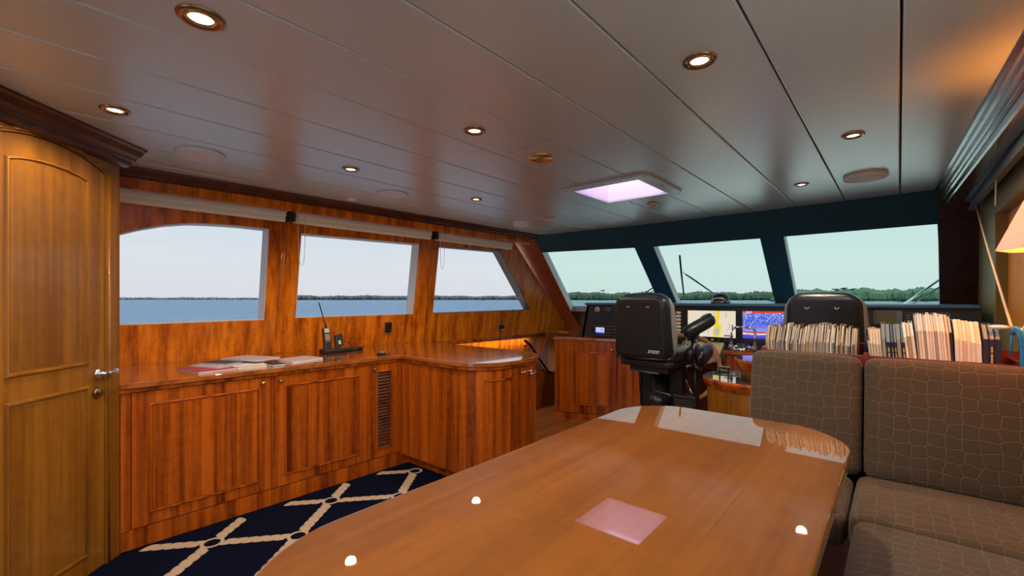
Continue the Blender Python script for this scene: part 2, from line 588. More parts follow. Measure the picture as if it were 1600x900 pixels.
KX, KY = 0.285, 0.3425
for i in range(-3, 12):
    for j in range(-7, 9):
        if (i + j) % 2:
            continue
        ax_, ay_ = -2.872 + i * KX, 0.79 + j * KY
        # ring around the dark knot
        ringv = []
        nn = 16
        for q in range(nn):
            a = 2 * math.pi * q / nn
            for rr in (0.038, 0.056):
                ringv.append((ax_ + rr * math.cos(a), ay_ + rr * 1.05 * math.sin(a), 0.0065))
        if all(in_poly(p[0], p[1], carpet_pts) for p in ringv):
            rope.add(ringv, [(2 * q, 2 * q + 1, 2 * ((q + 1) % nn) + 1, 2 * ((q + 1) % nn)) for q in range(nn)])
        for sx in (1, -1):
            bx_, by_ = ax_ + sx * KX, ay_ + KY
            d = Vector((bx_ - ax_, by_ - ay_)); Ln = d.length; d.normalize(); nrm = Vector((-d.y, d.x))
            a0 = 0.054; n_l = 6; step = (Ln - 2 * a0) / n_l
            for q in range(n_l):
                cs = a0 + (q + 0.5) * step
                hw = 0.034; lean = 0.018; g = step * 0.5 - 0.0068
                outl = [(-g - lean, -hw * 0.85), (-lean, -hw), (g - lean * 0.6, -hw * 0.9), (g + lean * 0.5, 0), (g + lean, hw * 0.85), (lean, hw), (-g + lean * 0.6, hw * 0.9), (-g - lean * 0.5, 0)]
                pts = []
                for u_, v_ in outl:
                    p = Vector((ax_, ay_)) + d * (cs + u_) + nrm * v_
                    pts.append((p.x, p.y, 0.0060))
                if all(in_poly(p[0], p[1], carpet_pts) for p in pts):
                    cpt = Vector((ax_, ay_)) + d * cs
                    pts.append((cpt.x, cpt.y, 0.0095))
                    rope.add(pts, [(z_, (z_ + 1) % 8, 8) for z_ in range(8)], 0, True)
rp_o = rope.build('rope_pattern', M_ROPE, carpet, recalc=False, kind='stuff')

# ------------------------------------------------------------------ ceiling of long panels
SK = (-1.79, -1.285, 2.745, 3.265)   # skylight opening x0 x1 y0 y1
ceil = struct('ceiling')
cb = MB()
cb.plate([(-4.3, -2.7), (0.9, -2.7), (0.9, 4.7), (-4.3, 4.7)], [rect(*SK)], lambda u, v, d: (u, v, d), H + 0.02, H + 0.10)
cb.build('backing', M_GAP, ceil)
pitch = 0.3355
edges = [0.005 - pitch * k for k in range(11)]          # joints
edges = [0.005 + pitch] + edges + [0.005 - pitch * 11]
for a, b in zip(edges[1:], edges[:-1]):
    x0, x1 = a + 0.003, b - 0.003
    x0 = max(x0, -3.62); x1 = min(x1, 0.40)
    if x1 - x0 < 0.03:
        continue
    y0c, y1c = -2.4, 4.60
    spans = [(y0c, y1c)]
    if x0 < SK[1] and x1 > SK[0]:
        spans = [(y0c, SK[2]), (SK[3], y1c)]
        if x0 > -1.70 and x1 < -1.3:
            spans = [(y0c, 1.848), (1.856, 2.158), (2.166, SK[2]), (SK[3], y1c)]
    for (s0, s1) in spans:
        MB().box(x0, x1, s0, s1, H, H + 0.02).build('ceiling_panel', M_CEIL, ceil, bevel=0.005, seg=2)
    if x0 < SK[1] and x1 > SK[0]:
        if x0 < SK[0]:
            MB().box(x0, SK[0], SK[2], SK[3], H, H + 0.02).build('ceiling_panel', M_CEIL, ceil)
        if x1 > SK[1]:
            MB().box(SK[1], x1, SK[2], SK[3], H, H + 0.02).build('ceiling_panel', M_CEIL, ceil)

# roof above
MB().plate([(-4.4, -2.8), (1.0, -2.8), (1.0, 4.55), (-4.4, 4.55)], [rect(*SK)], lambda u, v, d: (u, v, d), H + 0.22, H + 0.30).build('roof_deck', plain('roof_white', (0.7, 0.7, 0.7), 0.5), ceil)

# skylight
M_WELL = plain('skylight_well', (0.86, 0.78, 0.84), 0.6)
m_sh, nt_, b_ = new_mat('skylight_shade')
b_.inputs['Base Color'].default_value = (0.90, 0.80, 0.98, 1)
tr = nt_.nodes.new('ShaderNodeBsdfTranslucent'); tr.inputs[0].default_value = (0.82, 0.72, 0.93, 1)
tp = nt_.nodes.new('ShaderNodeBsdfTransparent'); tp.inputs[0].default_value = (1, 0.88, 1, 1)
mx1 = nt_.nodes.new('ShaderNodeMixShader'); mx1.inputs[0].default_value = 0.55
nt_.links.new(tr.outputs[0], mx1.inputs[1]); nt_.links.new(tp.outputs[0], mx1.inputs[2])
nt_.links.new(mx1.outputs[0], nt_.nodes['Material Output'].inputs[0])
sky = thing('skylight', 'square roof hatch with rounded frame and glowing pink white shade', 'skylight', (-1.537, 3.0, H))
fr = MB()


def rrect(x0, x1, y0, y1, r, n=5):
    out = []
    for cx, cy, a0 in ((x1 - r, y0 + r, -90), (x1 - r, y1 - r, 0), (x0 + r, y1 - r, 90), (x0 + r, y0 + r, 180)):
        for i in range(n + 1):
            a = R(a0 + 90 * i / n)
            out.append((cx + r * math.cos(a), cy + r * math.sin(a)))
    return out


fr.plate(rrect(-1.86, -1.20, 2.68, 3.33, 0.06), [rect(SK[0] + 0.006, SK[1] - 0.006, SK[2] + 0.006, SK[3] - 0.006)], lambda u, v, d: (u, v, d), H - 0.018, H - 0.001)
fr.build('frame', M_CEIL, sky, bevel=0.006)
for sx in (-1.83, -1.53, -1.23):
    for sy in (2.71, 3.0, 3.30):
        if sx == -1.53 and sy == 3.0: continue
        MB().lathe([(0, -0.003), (0.007, -0.002), (0.008, 0.0)], (sx, sy, H - 0.018), 10).build('screw', M_STEEL, sky)
wz = H + 0.26
a0, a1, b0, b1 = SK[0] + 0.006, SK[1] - 0.006, SK[2] + 0.006, SK[3] - 0.006
MB().plate(rect(a0 - 0.005, a1 + 0.005, b0 - 0.005, b1 + 0.005), [rect(a0, a1, b0, b1)], lambda u, v, d: (u, v, d), H - 0.002, wz).build('well', M_WELL, sky)
MB().box(a0, a1, b0, b1, wz - 0.02, wz - 0.015).build('shade', m_sh, sky)

# ------------------------------------------------------------------ port wall with three windows
W1 = [(0.45, 1.176), (1.437, 1.184), (1.437, 1.914), (1.25, 1.915), (1.079, 1.909), (0.92, 1.897), (0.777, 1.868), (0.64, 1.824), (0.536, 1.78), (0.45, 1.735)]
W2 = [(1.68, 1.192), (2.882, 1.195), (2.882, 1.926), (1.68, 1.907)]
W3 = [(3.13, 1.196), (4.807, 1.208), (4.083, 1.943), (3.13, 1.929)]
wall_l = struct('wall_left')
wo = [(-2.7, -1.5), (6.0, -1.5), (6.0, 0.66), (5.39, 1.2), (4.335, 2.058), (4.2, 2.25), (-2.7, 2.25)]
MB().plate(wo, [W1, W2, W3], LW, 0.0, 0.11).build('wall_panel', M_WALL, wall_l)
# panel joints: slim vertical beads between the windows, and latches
for yy in (1.56, 3.02):
    MB().extr([(-0.02, 0), (0.02, 0), (0.014, 0.008), (-0.014, 0.008)], LW(yy, 0.905, 0), LW(yy, 2.0, 0), (0, 1, 0), (1, 0, -0.15), 0).build('joint_bead', M_WALL, wall_l)
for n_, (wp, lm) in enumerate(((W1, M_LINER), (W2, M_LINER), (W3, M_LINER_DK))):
    w = struct('window_%d' % (n_ + 1))
    fb = MB(); inner = ring_frame(fb, wp, 0.007, LW, 0.004, 0.125)
    fb.build('liner', lm, w)
    MB().plate(wp, [], LW, 0.118, 0.124).build('pane', M_GLASS, w)
# sill rail forward of the peninsula
prof = [(0, 0), (0.024, 0.0), (0.024, -0.014), (0.034, -0.014), (0.036, 0.012), (0.026, 0.026), (0, 0.034)]
MB().extr(prof, LW(3.09, 0.845, 0), LW(5.15, 0.837, 0), (1, 0, 0.15), (0, 0, 1), 0, True).build('sill_rail', M_CAB, wall_l)

# fascia and crown moulding on the port side
trim1 = struct('trim_1')


def lf(y, x0):
    return x0 + TL * y


fas = [(0, 0), (0.03, 0), (0.03, -0.10), (0.024, -0.118), (0, -0.122)]
MB().extr(fas, (lf(0.2, -3.585), 0.2, H), (lf(4.36, -3.585), 4.36, H), (1, 0, 0), (0, 0, 1)).build('fascia', M_WALL, trim1)
crown = [(0.0, 0.0), (0.075, 0.0), (0.075, -0.008), (0.062, -0.014), (0.050, -0.030), (0.030, -0.038), (0.026, -0.050), (0.014, -0.056), (0.0, -0.058)]
MB().extr(crown, (lf(0.2, -3.556), 0.2, H), (lf(4.42, -3.556), 4.42, H), (1, 0, 0), (0, 0, 1)).build('crown_moulding', M_DARKW, trim1)
MB().extr([(0, 0), (0.02, 0), (0.02, -0.05), (0, -0.05)], (lf(0.2, -3.80), 0.2, H), (lf(4.36, -3.80), 4.36, H), (0.23 / 0.02, 0, 0), (0, 0, 1)).build('soffit', M_WALL, trim1)

# roller blinds under the fascia
bl = [(0.47, 1.478, 'cream folded roller blind above the arched window beside the door'),
      (1.535, 2.865, 'cream folded roller blind above the middle side window'),
      (2.935, 4.06, 'cream folded roller blind above the raked side window nearest the helm')]
for i, (b0_, b1_, lab) in enumerate(bl):
    t = thing('roller_blind', lab, 'blind', (lf(b0_, -3.60), b0_, 2.03), 'blinds over the port windows')
    X = lambda y, dx: lf(y, -3.60) + dx
    MB().extr([(-0.07, 0.02), (0.0, 0.02), (0.012, 0.01), (0.012, 0.0), (0.0, -0.01), (-0.07, -0.01)], (X(b0_, 0), b0_, 2.03), (X(b1_, 0), b1_, 2.03), (1, 0, 0), (0, 0, 1)).build('head_rail', M_BLIND_RAIL, t)
    for q, (za, zb, ddx) in enumerate(((2.02, 1.986, 0.002), (1.99, 1.948, -0.010))):
        MB().extr([(-0.05, za - 2.03), (0.0, za - 2.03), (0.010, (za + zb) / 2 - 2.03 - 0.004), (0.0, zb - 2.03), (-0.05, zb - 2.03 + 0.004)], (X(b0_ + 0.012, ddx), b0_ + 0.012, 2.03), (X(b1_ - 0.012, ddx), b1_ - 0.012, 2.03), (1, 0, 0), (0, 0, 1), 0).build('blind_fold', M_BLIND, t)
    if i:
        y0_ = b0_ + 0.015
        zb = 1.62 if i == 1 else 1.66
        pth = []
        for q in range(13):
            a = q / 12
            zz = 2.0 - (2.0 - zb) * (1 - abs(2 * a - 1) ** 3.0)
            pth.append((X(y0_, 0.018) - 0.02 * (2.0 - zz), y0_ + 0.055 * a + 0.03 * math.sin(math.pi * a) * (a - 0.35), zz))
        MB().tube(pth, 0.0022, 6).build('pull_cord', M_CORD, t)
        MB().box(X(b0_, -0.06), X(b0_, 0.012), b0_ - 0.048, b0_ - 0.004, 1.955, 2.045).build('end_bracket', M_BLACK, t)
    if i == 0:
        for dd in (0.012, 0.03):
            yy = b1_ - 0.03 + dd
            MB().tube([(X(yy, 0.005), yy, 1.95), (lf(yy, -3.71), yy, 1.45), (lf(yy, -3.75), yy, 1.10)], 0.0016, 5).build('pull_cord', M_BRONZE, t)

# ------------------------------------------------------------------ windscreen wall
wall_f = struct('wall_front')
hdr = [(-3.49, 2.165), (-3.49, 1.955), (-2.27, 1.935), (-0.81, 1.93), (0.225, 1.927), (0.225, 2.165)]
MB().plate([(-3.49, 1.955), (-2.15, 1.934), (-2.15, 2.17), (-3.49, 2.17)], [], FW, 0, 0.1).plate([(-2.15, 1.934), (-0.9, 1.93), (-0.9, 2.17), (-2.15, 2.17)], [], FW, 0, 0.1).plate([(-0.9, 1.93), (0.225, 1.927), (0.225, 2.17), (-0.9, 2.17)], [], FW, 0, 0.1).build('header', M_NAVY, wall_f)
MB().plate([(-2.27, 1.0), (-2.15, 1.0), (-2.06, 1.0), (-2.06, 1.936), (-2.15, 1.936), (-2.27, 1.937)], [], FW, 0, 0.1).build('mullion', M_NAVY, wall_f)
MB().plate([(-1.0, 1.0), (-0.9, 1.0), (-0.81, 1.0), (-0.81, 1.933), (-0.9, 1.933), (-1.0, 1.933)], [], FW, 0, 0.1).build('mullion', M_NAVY, wall_f)
MB().plate([(-4.2, 0.55), (-3.60, 0.55), (-3.60, 1.18), (-3.49, 1.955), (-3.49, 2.2), (-4.0, 2.2)], [], FW, 0, 0.1).build('corner_pillar', M_PILLAR, wall_f)
MB().plate([(0.295, 0.9), (0.75, 0.9), (0.6, 2.17), (0.225, 2.17), (0.225, 1.927)], [], FW, -0.012, 0.1).build('corner_pillar', M_DARKW, wall_f)
MB().plate([(-3.62, 0.5), (-2.15, 0.5), (-2.15, 1.18), (-3.62, 1.18)], [], FW, 0, 0.1).plate([(-2.15, 0.5), (-0.9, 0.5), (-0.9, 1.18), (-2.15, 1.18)], [], FW, 0, 0.1).plate([(-0.9, 0.5), (0.7, 0.5), (0.7, 1.18), (-0.9, 1.18)], [], FW, 0, 0.1).build('lower_panel', M_DARKW, wall_f)
wins = [[(-3.60, 1.18), (-2.27, 1.18), (-2.27, 1.936), (-3.49, 1.955)],
        [(-2.06, 1.18), (-1.0, 1.18), (-1.0, 1.93), (-2.06, 1.934)],
        [(-0.81, 1.18), (0.295, 1.18), (0.225, 1.927), (-0.81, 1.93)]]
for i, wp in enumerate(wins):
    w = struct('window_%d' % (4 + i))
    (xa, za), (xb, zb), (xc, zc_), (xd, zd) = wp
    MB().plate([(xa, za), (xa + 0.004, za), (xd + 0.004, zd), (xd, zd)], [], FW, 0.004, 0.104).plate([(xb - 0.004, zb), (xb, zb), (xc, zc_), (xc - 0.004, zc_)], [], FW, 0.004, 0.104).build('liner', M_LINER, w)
    MB().plate(wp, [], FW, 0.096, 0.102).build('pane', M_GLASS_G, w)

# ------------------------------------------------------------------ starboard wall
wall_r = struct('wall_right')
RWIN = [(1.6, 1.16), (4.60, 1.16), (4.02, 1.885), (1.6, 1.885)]
RAFT = [(-2.3, 0.95), (1.5, 0.95), (1.5, 2.04), (-2.3, 2.04)]  # unseen opening aft, added and sized to let in more daylight
MB().plate([(-2.7, -0.1), (5.9, -0.1), (5.9, 0.9), (4.5, 2.25), (-2.7, 2.25)], [RWIN, RAFT], RW, 0.0, 0.09).build('wall_panel', M_CREAM_WALL, wall_r)
w7 = struct('window_7')
fb = MB(); ring_frame(fb, RWIN, 0.008, RW, 0.003, 0.09); fb.build('liner', M_CREAM_WALL, w7)
M_ORANGE = plain('orange_shutter', (0.74, 0.27, 0.02), 0.55, noise=0.12, nscale=14)
MB().plate(RWIN, [], RW, 0.055, 0.075).build('shutter', M_ORANGE, w7)
w8 = struct('window_8')
fb = MB(); ring_frame(fb, RAFT, 0.008, RW, 0.003, 0.09); fb.build('liner', M_LINER, w8)
MB().plate(RAFT, [], RW, 0.075, 0.08).build('pane', M_GLASS_C, w8)

trim2 = struct('trim_2')


def rf(y, x0):
    return x0 - 0.0365 * (y - 2.04)


cr2 = [(0.0, 0.0), (-0.004, -0.010), (0.008, -0.016), (0.012, -0.034), (0.022, -0.040), (0.026, -0.062), (0.034, -0.066), (0.036, -0.080), (0.046, -0.084), (0.050, -0.112), (0.058, -0.118), (0.12, -0.118), (0.12, 0.0)]
MB().extr(cr2, (rf(-2.4, 0.284), -2.4, H), (rf(4.52, 0.284), 4.52, H), (1, 0, 0), (0, 0, 1)).build('crown_moulding', M_CROWN, trim2)
t = thing('roller_blind', 'grey folded roller blind under the starboard crown moulding', 'blind', (0.39, 2.0, 2.03))
zr = lambda y: RW(y, 2.03, -0.05)[0] - 0.0
MB().tube([(0.385, 1.2, 2.055), (0.372, 4.66, 2.075)], 0.026, 12).build('roller_tube', M_GREYBLIND, t)
MB().extr([(0, 0), (0.012, -0.002), (0.016, -0.075), (-0.012, -0.078)], (0.392, 1.2, 2.03), (0.376, 4.45, 2.045), (1, 0, 0), (0, 0, 1)).build('hanging_fold', M_GREYBLIND, t)
MB().tube([(0.385, 4.30, 2.0), (0.346, 3.36, 1.615), (0.309, 2.42, 1.25)], 0.0045, 8).build('pull_cord', M_CORD, t)
MB().tube([(0.375, 3.35, 1.99), (0.372, 3.35, 1.83)], 0.0035, 6).build('pull_cord', M_BLIND_RAIL, t)

# ------------------------------------------------------------------ aft end of the room (behind the camera)
wall_b = struct('wall_back')
AFT = [(-2.3, 0.02), (-0.3, 0.02), (-0.3, 2.0), (-2.3, 2.0)]  # unseen clear opening, added for daylight from behind the camera
MB().plate([(-4.2, -0.1), (0.8, -0.1), (0.8, 2.25), (-4.2, 2.25)], [AFT], lambda u, v, d: (u, -2.5 - d, v), 0, 0.08).build('wall_panel', M_WALL, wall_b)
d2 = struct('added_door_2')
fb = MB(); ring_frame(fb, AFT, 0.05, lambda u, v, d: (u, -2.5 - d, v), 0.0, 0.08); fb.box(-1.34, -1.26, -2.58, -2.5, 0.02, 2.0)
fb.build('sliding_frame', M_CAB, d2)
MB().box(AFT[0][0], AFT[1][0], -2.55, -2.545, 0.02, 2.05).build('pane', M_GLASS_C, d2)

# ------------------------------------------------------------------ diagonal wall with the arched door
wall_d = struct('wall_corner')
DO = [(0.086, 0.0), (0.669, 0.0), (0.669, 1.992), (0.60, 2.018), (0.535, 2.036), (0.46, 2.050), (0.378, 2.055), (0.30, 2.050), (0.22, 2.036), (0.155, 2.018), (0.086, 1.992)]
MB().plate([(0.0, -0.05), (1.05, -0.05), (1.05, 2.25), (0.0, 2.25)], [DO], DW, 0.0, 0.10).build('door_surround', M_DOOR, wall_d)
# side return of the corner post towards the counter wall
MB().box(-4.15, -3.118, 0.36, 0.432, -0.05, 2.2).build('return_panel', M_DOOR, wall_d)
MB().box(-2.50, -2.42, -2.6, -0.30, -0.05, 2.2).build('aft_panel', M_DOOR, wall_d)
# bead around the doorway
dd = MB()
for i in range(len(DO)):
    if i == 0: continue
    p, q = DO[i], DO[(i + 1) % len(DO)]
    dd.tube([DW(p[0] + (-0.016 if p[0] < .3 else 0.016 if p[0] > .45 else 0), p[1] + 0.012 * (p[1] > 1), -0.002), DW(q[0] + (-0.016 if q[0] < .3 else 0.016 if q[0] > .45 else 0), q[1] + 0.012 * (q[1] > 1), -0.002)], 0.007, 8)
dd.build('door_bead', M_DOOR, wall_d)
door = struct('door_1')
g = 0.003
DI = [(min(max(p[0], 0.086 + g), 0.669 - g), p[1] - g if p[1] > 1 else 0.006) for p in DO]
MB().plate(DI, [], DW, 0.006, 0.045).build('door_leaf', M_DOOR, door, bevel=0.002, seg=1)


def moulded_panel(pts, fn, parent, mat, name='raised_panel', w=0.013, inner_gap=0.0):
    """A bead that frames a field, plus the slightly proud field itself."""
    mb = MB(); n = len(pts)
    cx = sum(p[0] for p in pts) / n; cy = sum(p[1] for p in pts) / n

    def off(k):
        q = []
        for i, p in enumerate(pts):
            a, b = Vector(pts[i - 1]), Vector(pts[(i + 1) % n]); p = Vector(p)
            e1 = (p - a).normalized(); e2 = (b - p).normalized()
            n1 = Vector((-e1.y, e1.x)); n2 = Vector((-e2.y, e2.x)); bis = n1 + n2
            bis = bis.normalized() / max(0.35, bis.normalized().dot(n1))
            if (Vector((cx, cy)) - p).dot(bis) < 0 and abs((Vector((cx, cy)) - p).dot(bis)) > 1e-6:
                bis = -bis
            q.append(tuple(p + bis * k))
        return q
    l0, l1, l2, l3, l4 = pts, off(w * 0.25), off(w * 0.6), off(w * 0.9), off(w * 1.25)
    dep = (0.0, -0.5 * w, -0.55 * w, 0.35 * w, 0.2 * w)
    loops = [[fn(p[0], p[1], dz) for p in l] for l, dz in zip((l0, l1, l2, l3, l4), dep)]
    for A, B in zip(loops[:-1], loops[1:]):
        mb.add(A + B, [(i, (i + 1) % n, n + (i + 1) % n, n + i) for i in range(n)])
    mb2 = MB()
    tris = geometry.tessellate_polygon([[Vector((p[0], p[1], 0)) for p in l4]])
    # inner field: a thin solid so that it is real geometry
    mb2.plate(l4, [], fn, -0.0015, 0.004)
    mb.build('panel_bead', mat, parent, recalc=True)
    return mb2.build(name, mat, parent, recalc=True)


DWd = lambda s, z, d: DW(s, z, d + 0.006)
up = [(0.182, 1.03), (0.573, 1.03), (0.573, 1.930), (0.52, 1.946), (0.45, 1.957), (0.378, 1.960), (0.305, 1.957), (0.235, 1.946), (0.182, 1.930)]
moulded_panel(up, DWd, door, M_DOOR, w=0.02)
moulded_panel(rect(0.182, 0.573, 0.10, 0.93), DWd, door, M_DOOR, w=0.02)
# lever handle and lock
nd = Vector((S45, S45, 0)); sd = Vector((S45, -S45, 0))
rotD = Matrix(((S45, 0, S45), (-S45, 0, S45), (0, 1, 0)))    # local z -> out of the door


def dpt(s, z, out):
    return Vector(DW(s, z, 0.006 - out))


hb = MB()
hb.lathe([(0, 0.0), (0.027, 0.0), (0.027, 0.006), (0.02, 0.012), (0.011, 0.016), (0.011, 0.045), (0, 0.045)], dpt(0.125, 0.98, 0), 20, rot=rotD)
hb.tube([dpt(0.125, 0.98, 0.043), dpt(0.118, 0.983, 0.05), dpt(0.10, 0.985, 0.052), dpt(0.08, 0.985, 0.050), dpt(0.062, 0.984, 0.040)], [0.010, 0.013, 0.015, 0.014, 0.009], 12)
hb.build('handle', M_CHROME, door)
MB().lathe([(0, 0.0), (0.026, 0.0), (0.026, 0.008), (0.021, 0.014), (0.016, 0.012), (0.012, 0.016), (0, 0.016)], dpt(0.133, 0.885, 0), 20, rot=rotD).box(-10, -9.999, 0, 0.001, 0, 0.001).build('lock', M_BRONZE, door) if False else MB().lathe([(0, 0.0), (0.026, 0.0), (0.026, 0.008), (0.021, 0.014), (0.016, 0.012), (0.012, 0.016), (0, 0.016)], dpt(0.133, 0.885, 0), 20, rot=rotD).build('lock', M_BRONZE, door)
# crown moulding above the door
trim3 = struct('trim_3')
cr3 = [(0.0, 0.0), (0.115, 0.0), (0.115, -0.010), (0.100, -0.016), (0.082, -0.040), (0.060, -0.052), (0.056, -0.064), (0.036, -0.068), (0.030, -0.086), (0.012, -0.092), (0.0, -0.096)]
MB().extr(cr3, DW(-0.035, H, 0), DW(1.1, H, 0), (S45, S45, 0), (0, 0, 1)).build('crown_moulding', M_DARKW, trim3)

# ------------------------------------------------------------------ counter with base cabinets


def CF(y, z, d):             # front plane of the counter cabinets, d into the cabinet
    return (-3.132 + TL * (y - 0.472) - d, y, z)


def superd(t, rx, ry, cx, cy, n):
    c, s = math.cos(t), math.sin(t)
    return (cx + rx * math.copysign(abs(c) ** (2 / n), c), cy + ry * math.copysign(abs(s) ** (2 / n), s))


def pen_outline(g, a0=-90, a1=90, steps=28):
    out = []
    for i in range(steps + 1):
        a = R(a0 + (a1 - a0) * i / steps)
        n = 2.8 if a < 0 else 2.2
        out.append(superd(a, 0.36 + g, 0.405 + g, -2.52, 2.60, n))
    return out


top_poly = [(CF(0.436, 0, 0)[0] + 0.022, 0.436), (CF(2.165, 0, 0)[0] + 0.022, 2.165)] + pen_outline(0.03) + [(-3.893, 3.03), (-3.955, 0.436)]
ctop = thing('countertop', 'glossy L shaped wooden countertop running under the side windows to the rounded peninsula', 'countertop', (-3.4, 1.5, 0.86))
MB().plate(top_poly, [], lambda u, v, d: (u, v, d), 0.872, 0.9).build('top', M_TOP, ctop, bevel=0.006, seg=3)
np_ = [(CF(0.436, 0, 0)[0] + 0.010, 0.436), (CF(2.177, 0, 0)[0] + 0.010, 2.177)] + pen_outline(0.018) + [(-3.89, 3.01), (-3.95, 0.436)]
MB().plate(np_, [], lambda u, v, d: (u, v, d), 0.848, 0.873).build('edge_moulding', M_CAB, ctop, bevel=0.006, seg=3)


def knob(parent, c, dirn=(1, 0, 0), mat=None):
    d = Vector(dirn).normalized(); up_ = Vector((0, 0, 1)); s = d.cross(up_)
    rot = Matrix((s, up_, d)).transposed()
    return MB().lathe([(0, 0.0), (0.010, 0.0), (0.011, 0.004), (0.006, 0.008), (0.006, 0.014), (0.013, 0.020), (0.015, 0.026), (0.011, 0.032), (0, 0.034)], c, 16, rot=rot).build('knob', mat or M_BRASS, parent)


def base_cab(name, label, y0, y1, door_span, panel, knob_y, louver=None, group=None):
    t = thing(name, label, 'cabinet', CF((y0 + y1) / 2, 0, 0.2))
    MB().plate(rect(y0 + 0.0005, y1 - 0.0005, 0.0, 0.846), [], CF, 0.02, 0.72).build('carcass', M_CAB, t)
    MB().plate(rect(y0 + 0.0005, y1 - 0.0005, 0.0, 0.105), [], CF, 0.002, 0.021).build('plinth', M_CAB, t)
    if door_span[0] - y0 > 0.01:
        MB().plate(rect(y0 + 0.001, door_span[0] - 0.002, 0.107, 0.846), [], CF, 0.0, 0.021).build('stile', M_CAB, t)
    if y1 - door_span[1] > 0.01:
        MB().plate(rect(door_span[1] + 0.002, y1 - 0.0005, 0.107, 0.846), [], CF, 0.0, 0.021).build('stile', M_CAB, t)
    dr = thing('door', None, None, CF((door_span[0] + door_span[1]) / 2, 0.47, 0)); dr.parent = t
    dr.location = dr.location - t.location
    if louver is None:
        MB().plate(rect(door_span[0] + 0.0015, door_span[1] - 0.0015, 0.109, 0.845), [], CF, 0.0, 0.019).build('door_leaf', M_CAB, dr, bevel=0.0015, seg=1)
        moulded_panel(rect(*panel), CF, dr, M_CAB, w=0.013)
    else:
        MB().plate(rect(door_span[0] + 0.0015, door_span[1] - 0.0015, 0.109, 0.845), [rect(*panel)], CF, 0.0, 0.019).build('door_leaf', M_CAB, dr, bevel=0.0015, seg=1)
        fb = MB(); ring_frame(fb, rect(panel[0] - 0.012, panel[1] + 0.012, panel[2] - 0.012, panel[3] + 0.012), 0.013, CF, -0.006, 0.004)
        fb.build('louver_frame', M_CAB, dr, bevel=0.003)
        n = louver
        for i in range(n):
            z = panel[2] + (panel[3] - panel[2]) * (i + 0.5) / n
            a = Vector(CF(panel[0], z, 0.008)); b = Vector(CF(panel[1], z, 0.008))
            hz = (panel[3] - panel[2]) / n * 0.36
            MB().extr([(0.006, -hz), (0.009, -hz), (-0.004, hz), (-0.008, hz)], a, b, (1, 0, 0), (0, 0, 1)).build('slat', M_DARKW, dr)
    knob(dr, CF(knob_y, 0.812, 0.0))
    return t


base_cab('base_cabinet', 'wooden base cabinet with one wide panelled door next to the arched door', 0.440, 1.190, (0.485, 1.190), (0.561, 1.117, 0.172, 0.778), 1.135)
base_cab('base_cabinet', 'wooden base cabinet with one wide panelled door beside the louvred cabinet', 1.190, 1.885, (1.190, 1.885), (1.270, 1.812, 0.172, 0.778), 1.245)
base_cab('louvred_cabinet', 'narrow wooden cabinet with a tall louvred vent in the counter corner', 1.885, 2.184, (1.885, 2.150), (1.968, 2.082, 0.183, 0.778), 1.935, louver=24)

pen = thing('peninsula_cabinet', 'rounded wooden peninsula cabinet with two curved doors at the counter end', 'cabinet', (-2.6, 2.6, 0))
body = [(-3.088, 2.19)] + pen_outline(-0.012) + [(-3.80, 2.99), (-3.80, 2.19)]
MB().plate(body, [], lambda u, v, d: (u, v, d), 0.085, 0.846, smooth=False).build('body', M_CAB, pen)
base = [(-3.0885, 2.186), (-3.0885, 2.247)] + pen_outline(-0.06) + [(-3.80, 2.94), (-3.80, 2.186)]
MB().plate(base, [], lambda u, v, d: (u, v, d), 0.0, 0.085).build('plinth', M_CAB, pen)


def curved(a0, a1, z0, z1, g0, g1, mb, holes=None, steps=10):
    A = pen_outline(g0, a0, a1, steps); B = pen_outline(g1, a0, a1, steps)
    n = len(A)
    vs = [(p[0], p[1], z0) for p in A] + [(p[0], p[1], z1) for p in A] + [(p[0], p[1], z0) for p in B] + [(p[0], p[1], z1) for p in B]
    fs = []
    for i in range(n - 1):
        fs += [(i, i + 1, n + i + 1, n + i), (2 * n + i, 3 * n + i, 3 * n + i + 1, 2 * n + i + 1), (i, 2 * n + i, 2 * n + i + 1, i + 1), (n + i, n + i + 1, 3 * n + i + 1, 3 * n + i)]
    fs += [(0, n, 3 * n, 2 * n), (n - 1, 3 * n - 1, 4 * n - 1, 2 * n - 1)]
    mb.add(vs, fs)
    return mb


for (a0, a1, pa0, pa1, ka) in ((-56, 6, -45, -7, 1.5), (7.5, 50, 16, 42, 11.5)):
    dr = thing('door', None, None, (-2.25, 2.5, 0.47)); dr.parent = pen; dr.location -= pen.location
    curved(a0, a1, 0.088, 0.845, -0.012, 0.002, MB()).build('door_leaf', M_CAB, dr)
    fb = MB()
    curved(pa0, pa1, 0.765, 0.777, 0.001, 0.009, fb); curved(pa0, pa1, 0.165, 0.177, 0.001, 0.009, fb)
    curved(pa0, pa0 + 2.0, 0.165, 0.777, 0.001, 0.009, fb, steps=2); curved(pa1 - 2.0, pa1, 0.165, 0.777, 0.001, 0.009, fb, steps=2)
    fb.build('panel_bead', M_CAB, dr)
    p = pen_outline(0.002, ka, ka + 1, 1)[0]
    a = R(ka); knob(dr, (p[0], p[1], 0.80), (1, 0.12 if ka < 5 else 0.3, 0))
p = pen_outline(0.004, 14, 15, 1)[0]
MB().tube([(p[0], p[1] - 0.015, 0.782), (p[0] + 0.03, p[1] - 0.01, 0.778), (p[0] + 0.036, p[1] + 0.02, 0.782), (p[0] + 0.02, p[1] + 0.04, 0.79)], 0.007, 8).build('latch', M_CHROME, pen)

# ------------------------------------------------------------------ table
tbl = thing('dining_table', 'long glossy wooden table with rounded ends in front of the settee', 'table', (-0.45, 0.95, 0.2))


